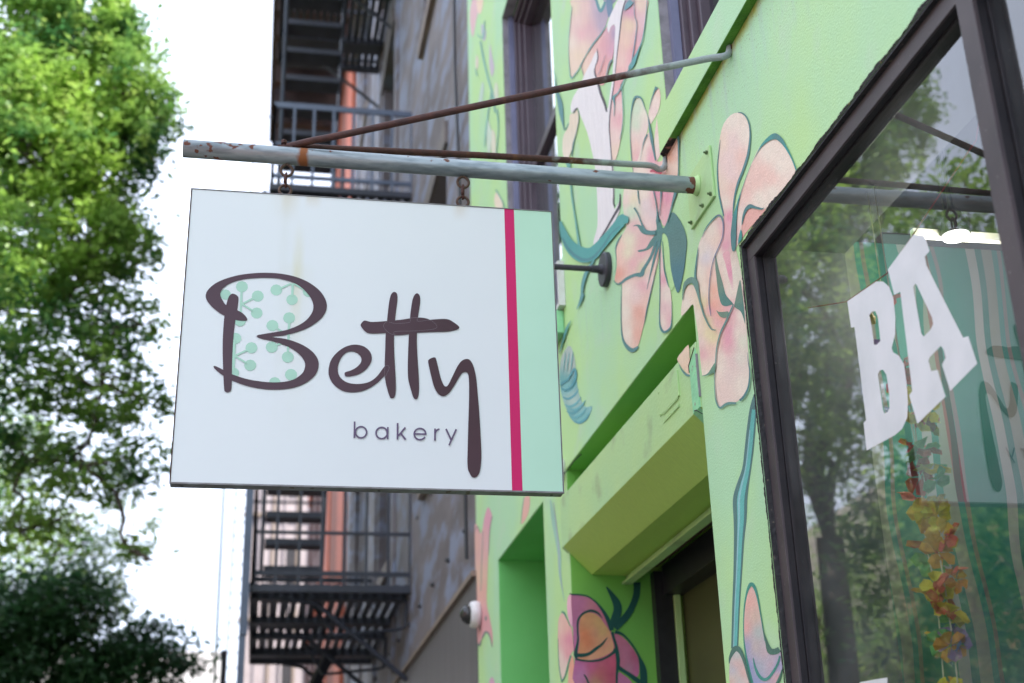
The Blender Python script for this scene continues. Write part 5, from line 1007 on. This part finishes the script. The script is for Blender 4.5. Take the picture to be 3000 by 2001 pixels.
for (a, b, c, d) in wb:
    f = MB(); rect_frame(f, a+.001, b-.001, c+.001, d-.001, .08, X+.1, X+.17); f = f.build('window', M_['black'], ob)
    MB().add([(X+.15, a+.081, c+.081), (X+.15, b-.081, c+.081), (X+.15, b-.081, d-.081), (X+.15, a+.081, d-.081)], [(0, 1, 2, 3)]).build('pane', M_['glass_up'], f)
    MB().box(X-.08, X-.0005, a-.15, b+.15, d+.005, d+.3).build('lintel', M_['orange'], ob)
m = MB().box(-.30, X+.2, 20.0, 27, 17.6, 18.3).box(-.22, X+.2, 20.0, 26.8, 18.301, 22.5).box(-.36, X+.2, 20.0, 27.2, 22.501, 23.2)
for i in range(9): m.box(-.20, X-.07, 20.3+i*.8, 20.55+i*.8, 17.0, 17.599)
m.build('cornice', mk('dark_brown_cornice', (.05, .03, .025), (.02, .014, .016), scale=3, rough=.8), ob)
pk = thing('pink_building', 'pale pink rendered building at the end of the row seen through the fire escape', 'building', (1, 50, 0))
pL = at(712, 1590, 1, 45).x; pR = 9.0
ph = 21.5
m = MB().box(pL, pR, 45, 62, 0, ph); m.build('wall', M_['pinkstone'], pk)
for i in range(7): MB().box(pL+.12+i*.42, pL+.20+i*.42, 44.93, 44.999, 0, ph-.3).build('pilaster', M_['pinkstone'] if i % 2 else M_['tan_trim'], pk)
for iz in range(5): MB().box(pL+1.35, pL+1.75, 44.94, 44.999, 3.4+iz*3.6, 5.2+iz*3.6).build('window', M_['dark_room'], pk)
for iz in range(6): MB().box(pL-.06, pR, 44.88, 44.999, 2.6+iz*3.6, 2.72+iz*3.6).build('string_course', M_['tan_trim'], pk)
MB().box(pL-.4, pR, 44.5, 62, ph+.001, ph+.5).build('cornice', M_['pinkstone'], pk)
fbld = MB().box(-17, -2.6, 92, 110, 0, 16.4).build('distant_building', mk('pale_stone', (.55, .52, .5), rough=.8), origin=(-9, 92, 0)); tag(fbld, 'pale sunlit block low on the horizon beyond the trees', 'building')

# ------------------------------------------------------------------ fire escape
fe = thing('fire_escape', 'black iron fire escape with platforms, railings and stairs on the grey building', 'fire escape', (X, 13, 3.93))
x0_, x1_, y0_, y1_ = -.08, X-.003, 11.10, 15.0
IR = M_['iron']; IB = M_['iron_blue']
levels = (3.93, 7.72, 11.75)
for li, z_ in enumerate(levels):
    m = MB()
    n_ = 16
    for i in range(n_): xx = x0_+.03+(x1_-x0_-.06)*i/(n_-1); m.box(xx-.027, xx+.027, y0_, y1_, z_, z_+.012)
    for yy, w_ in ((y0_, .03), (y0_+.35, .06), (y0_+1.5, .09), (y0_+2.3, .05), (y1_-.5, .12), (y1_, .05)): m.box(x0_, x1_, yy-w_, yy+w_, z_-.06, z_-.001)
    m.box(x0_-.02, x0_-.0005, y0_, y1_, z_-.06, z_+.02)
    m.build('platform', IR, fe)
    for yy in (y0_+.2, y0_+1.95, y1_-.2):      # brackets under the platform
        MB().tube([(X-.005, yy, z_-.75), (x0_+.55, yy, z_-.12), (x0_+.2, yy, z_-.055)], .022, 8).build('bracket', IR, fe)
    r = MB(); zt_ = z_+.88
    for (a, b) in (((x0_, y0_), (x0_, y1_)), ((x0_, y0_), (x1_, y0_)), ((x0_, y1_), (x1_, y1_))):
        for zz, th in ((zt_, .045), (z_+.45, .02), (z_+.1, .03)): r.beam((*a, zz), (*b, zz), .025, th*1.3)
        L_ = math.hypot(b[0]-a[0], b[1]-a[1]); n_ = int(L_/.183)
        for i in range(n_+1): t = i/n_; r.beam((a[0]+(b[0]-a[0])*t, a[1]+(b[1]-a[1])*t, z_), (a[0]+(b[0]-a[0])*t, a[1]+(b[1]-a[1])*t, zt_), .026, .026)
    r.build('railing', IR if li != 1 else IB, fe)
MB().box(-.165, -.10, 10.98, 11.06, 3.50, 4.95).box(-.165, -.11, 11.0, 11.05, .5, 3.499).box(-.16, -.11, 11.0, 11.05, 4.951, 7.6).build('ladder_guide', IB, fe)
for (za, zb, ys_, dy) in ((3.95, 7.72, 14.4, -.155), (7.74, 11.75, 14.4, -.155)):
    n_ = 15; dz = (zb-za)/n_; s_ = MB(); t_ = MB()
    for sx_ in (.0, .62): s_.beam((sx_, ys_, za), (sx_, ys_+dy*n_, zb), .012, .17, up=(0, 1, .4))
    for i in range(1, n_): t_.box(.01, .61, ys_+dy*i-.12, ys_+dy*i+.12, za+dz*i-.065, za+dz*i)
    s_.build('stringers', IR, fe); t_.build('treads', IR, fe)
    MB().tube([(-.02, ys_, za+.8), (-.02, ys_+dy*n_, zb+.8)], .017, 8).tube([(.64, ys_, za+.8), (.64, ys_+dy*n_, zb+.8)], .017, 8).build('handrail', IB, fe)
MB().tube([(-.09, 15.0, 10.87), (-.345, 15, 10.87), (-.37, 15, 8.0)], .012, 6).tube([(-.28, 15, 9.9), (-.29, 15, 8.0)], .010, 6).tube([(-.36, 15, 9.4), (-.09, 15, 9.4)], .010, 6).build('ladder_hoop', IB, fe)
# cranked stay bars below the lowest platform
for (yy, d) in ((11.3, 0), (13.2, -.05)):
    MB().tube([(.45, yy+.3, 3.86), (.62, yy, 3.55+d), (1.15, yy, 3.60+d), (1.22, yy, 3.62+d), (1.235, yy, 3.86)], .016, 8).build('stay', IR, fe)
MB().beam((.1, 14.8, 2.6), (.75, 13.9, 3.85), .12, .05).build('counterweight_arm', IR, fe)
# second ladder further along
ld = thing('escape_ladder', 'thin ladder with close rungs standing beyond the fire escape against the sky', 'ladder', (-.47, 27, 0))
m = MB()
for xx in (-.62, -.33): m.beam((xx, 27, 0), (xx, 27, 9.6), .035, .02)
m.build('rails', IR, ld); m = MB()
for i in range(31): m.tube([(-.62, 27, .3+i*.295), (-.33, 27, .3+i*.295)], .014, 6)
m.build('rungs', IR, ld)
MB().beam((-.33, 27, 6.5), (X, 27, 6.5), .04, .05).beam((-.33, 27, 9), (X, 27, 9), .04, .05).build('wall_stay', IR, ld)
po_ = thing('pole', 'slim green pole rising left of the fire escape, thicker near its foot', 'pole', (-.67, 20, 0))
MB().tube([(-.60, 20, 0), (-.615, 20, 4.6), (-.66, 20, 9.5)], [.022, .02, .016], 8).build('shaft', mk('green_pole', (.10, .16, .13), rough=.5), po_)
b0 = at(655, 1905, 1, 20.3); MB().tube([(b0.x, 20.3, 0), (b0.x+.01, 20.3, b0.z-.1)], [.06, .04], 10).build('sleeve', IR, po_)
MB().lathe((b0.x, 20.3, b0.z-.1), (0, 0, 1), [(0, .05), (.06, .055), (.10, .03), (.11, .01)], 12).build('finial', IR, po_)

# ------------------------------------------------------------------ trees
def leaf_cloud(mb, blobs, count, size, rnd, clump=26, spread=.28, zthin=0):
    tot = sum(b[3]**1.9 for b in blobs); V = []; F = []
    for (cx, cy, cz, r, sq) in blobs:
        nb = int(count*(r**1.9)/tot/clump*(.55 if cz < zthin else 1))
        for _ in range(nb):
            while True:
                d = Vector((rnd.uniform(-1, 1), rnd.uniform(-1, 1), rnd.uniform(-1, 1)))
                if .15 < d.length < 1: break
            d = d.normalized()*(d.length**.45)
            if rnd.random() < .2: d *= rnd.uniform(1.02, 1.3)
            c = Vector((cx, cy, cz))+Vector((d.x*r, d.y*r, d.z*r*sq))
            ax = Vector((rnd.gauss(0, 1), rnd.gauss(0, 1), rnd.gauss(-.2, .5))).normalized()
            sp = spread*rnd.uniform(.5, 1.3)
            for k in range(clump):
                p = c+ax*rnd.gauss(0, sp*.6)+Vector((rnd.gauss(0, sp*.3), rnd.gauss(0, sp*.3), rnd.gauss(0, sp*.25)))
                a = Vector((rnd.gauss(0, 1), rnd.gauss(0, 1), rnd.gauss(0, .5))).normalized(); n_ = Vector((rnd.gauss(0, .6), rnd.gauss(0, .6), 1)).normalized()
                b = a.cross(n_).normalized(); s_ = size*rnd.uniform(.6, 1.25); kk = len(V)
                V += [p-a*s_*.5, p+b*s_*.21, p+a*s_*.5, p-b*s_*.21]; F.append((kk, kk+1, kk+2, kk+3))
    mb.add(V, F)
def limb(mb, a, b, r0, r1, rnd, n_=6, wob=.12):
    a = Vector(a); b = Vector(b); L_ = (b-a).length
    pts = [a.lerp(b, i/n_)+Vector((rnd.gauss(0, 1), rnd.gauss(0, 1), rnd.gauss(0, .5)))*(wob*L_*.12 if 0 < i < n_ else 0) for i in range(n_+1)]
    mb.tube(pts, [r0+(r1-r0)*i/n_ for i in range(n_+1)], 8)
def tree(name, lab, base, fork, blobs, count, size, mat, seed, r0=.22, group=None, clump=26, spread=.28, zthin=0):
    rnd = random.Random(seed); t = thing(name, lab, 'tree', base, group)
    m = MB(); limb(m, base, fork, r0, r0*.7, rnd)
    done = []
    for (cx, cy, cz, r, sq) in sorted(blobs, key=lambda b: -b[3]):
        c = Vector((cx, cy, cz)); f = Vector(fork)
        near = sorted(done, key=lambda q: (q[0]-c).length)
        if near and len(done) > 3: f = near[0][0]; ra = .028
        else: ra = r0*.34
        limb(m, f, c, ra, .014, rnd, 7, .4); done.append((c, r))
        for _ in range(5):
            d = Vector((rnd.uniform(-1, 1), rnd.uniform(-1, 1), rnd.uniform(-.6, 1))).normalized()*r*.8; limb(m, f.lerp(c, rnd.uniform(.6, .95)), c+d, .014, .005, rnd, 4, .4)
    m.build('trunk', M_['bark'], t, smooth_=True)
    m = MB(); leaf_cloud(m, blobs, count, size, rnd, clump, spread, zthin); m.build('crown', mat, t)
    return t
def pb_(px, py, y, rp, sq=.9): p = at(px, py, 1, y); return (p.x, p.y, p.z, rp*y/FPX*1.02, sq)
T1 = [pb_(-60, 60, 14, 300), pb_(10, 300, 13.6, 200), pb_(250, 60, 13.9, 150), pb_(370, 400, 14, 110), pb_(200, 150, 14.2, 240), pb_(330, 260, 13.8, 170), pb_(420, 330, 14.4, 110), pb_(90, 420, 13.7, 260), pb_(300, 470, 14.2, 170), pb_(100, 690, 14.3, 230), pb_(260, 700, 13.9, 150), pb_(380, 740, 14.4, 85), pb_(-40, 900, 14, 240),
      pb_(200, 880, 14.2, 150), pb_(330, 960, 14, 120, .8), pb_(420, 950, 14.3, 70), pb_(110, 1080, 13.8, 150), pb_(300, 1130, 14, 150, .8), pb_(440, 1180, 14.2, 85, .8), pb_(400, 1340, 14.2, 95, .8), pb_(240, 1370, 14, 120, .7), pb_(60, 1330, 14.3, 110, .7), pb_(340, 1440, 14.1, 50), pb_(180, 1520, 14.3, 60, .8), pb_(60, 1560, 14.2, 75, .8), pb_(380, 1610, 14.2, 45, .7), pb_(440, 1640, 14, 14),
      pb_(-250, 300, 14, 330), pb_(-300, 800, 14.5, 300), pb_(-200, 1200, 13.8, 200), pb_(-420, 100, 14.6, 300)]
tree('street_tree', 'tall sunlit street tree with bright green leaves filling the upper left', (-4.3, 14.2, 0), (-3.9, 14.1, 5.2), T1, 105000, .115, M_['leaf'], 11, .24, None, 34, .24, 8.0)
T2 = [pb_(60, 1800, 18, 150, .8), pb_(200, 1760, 18.4, 110, .8), pb_(300, 1840, 18, 130, .8), pb_(130, 1950, 18, 170, .8), pb_(420, 1900, 18.2, 100, .7), pb_(520, 1935, 18, 60, .6), pb_(360, 1990, 18, 120, .8), pb_(-60, 1900, 18.3, 180, .8), pb_(60, 2080, 18, 200, .8), pb_(300, 2120, 18.2, 200, .8), pb_(-200, 2000, 18, 200, .8)]
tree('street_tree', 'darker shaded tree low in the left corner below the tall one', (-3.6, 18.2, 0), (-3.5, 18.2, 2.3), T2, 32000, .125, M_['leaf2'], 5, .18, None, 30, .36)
# trees across the road and along it: outside the frame, seen in the shop glass
def rt(x, y, s_, seed, lab):
    r = random.Random(seed)
    bl = [(x+r.uniform(-1.6, 1.6)*s_, y+r.uniform(-1.8, 1.8)*s_, (2.7+r.uniform(0, 5.6))*s_+.4, r.uniform(.8, 1.4)*s_, .85) for _ in range(16)]
    tree('street_tree', lab, (x, y, 0), (x, y, 3.2*s_), bl, 30000, .13, M_['leaf'], seed, .2, 'trees across the road, seen mirrored in the shop window', 26, .36)
lab = 'tree across the road, seen only mirrored in the shop window'
spots = ((-10.6, 17), (-10.9, 23), (-11, 29), (-10.8, 35), (-10.7, 42), (-10.6, 11))
for i, (x, y) in enumerate(spots): rt(x, y, 1.05+.05*(i % 4), 30+i, lab)
lab = 'leafy kerbside tree left of the picture, seen only as a reflection in the shop window'
rt(-5.0, 10.6, .95, 50, lab); rt(-5.2, 24, 1.1, 51, lab)
for i, (y_0, y_1, h_, c) in enumerate(((-8, 6, 10, (.42, .17, .11)), (6.2, 19, 12.5, (.55, .47, .38)), (19.2, 34, 9.5, (.45, .20, .14)), (34.2, 60, 12, (.5, .45, .4)))):
    b = thing('row_house', ('red brick', 'sand coloured', 'brown brick', 'pale stone')[i]+' row building across the road, facing the shop window', 'building', (-15, (y_0+y_1)/2, 0), 'row buildings across the road')
    wo_ = [(y_0+1+k*2.6, y_0+2.2+k*2.6, z_, z_+1.8) for k in range(int((y_1-y_0-1)/2.6)) for z_ in (1, 4.2, 7.2) if z_+2.2 < h_]
    m = MB(); wall_grid(m, y_0, y_1, 0, h_, wo_, -15, -15.3); m.build('wall', mk('row_render', c, tuple(v*.8 for v in c), scale=2, rough=.8), b)
    MB().box(-24, -15.301, y_0, y_1, h_-.2, h_-.02).build('roof', M_['grey_trim'], b)
    for (a, b_, c_, d) in wo_: MB().box(-15.2, -15.16, a, b_, c_, d).build('window', M_['blue_frame'], b)
for o in list(COL.objects):
    if '_o' in o: del o['_o']
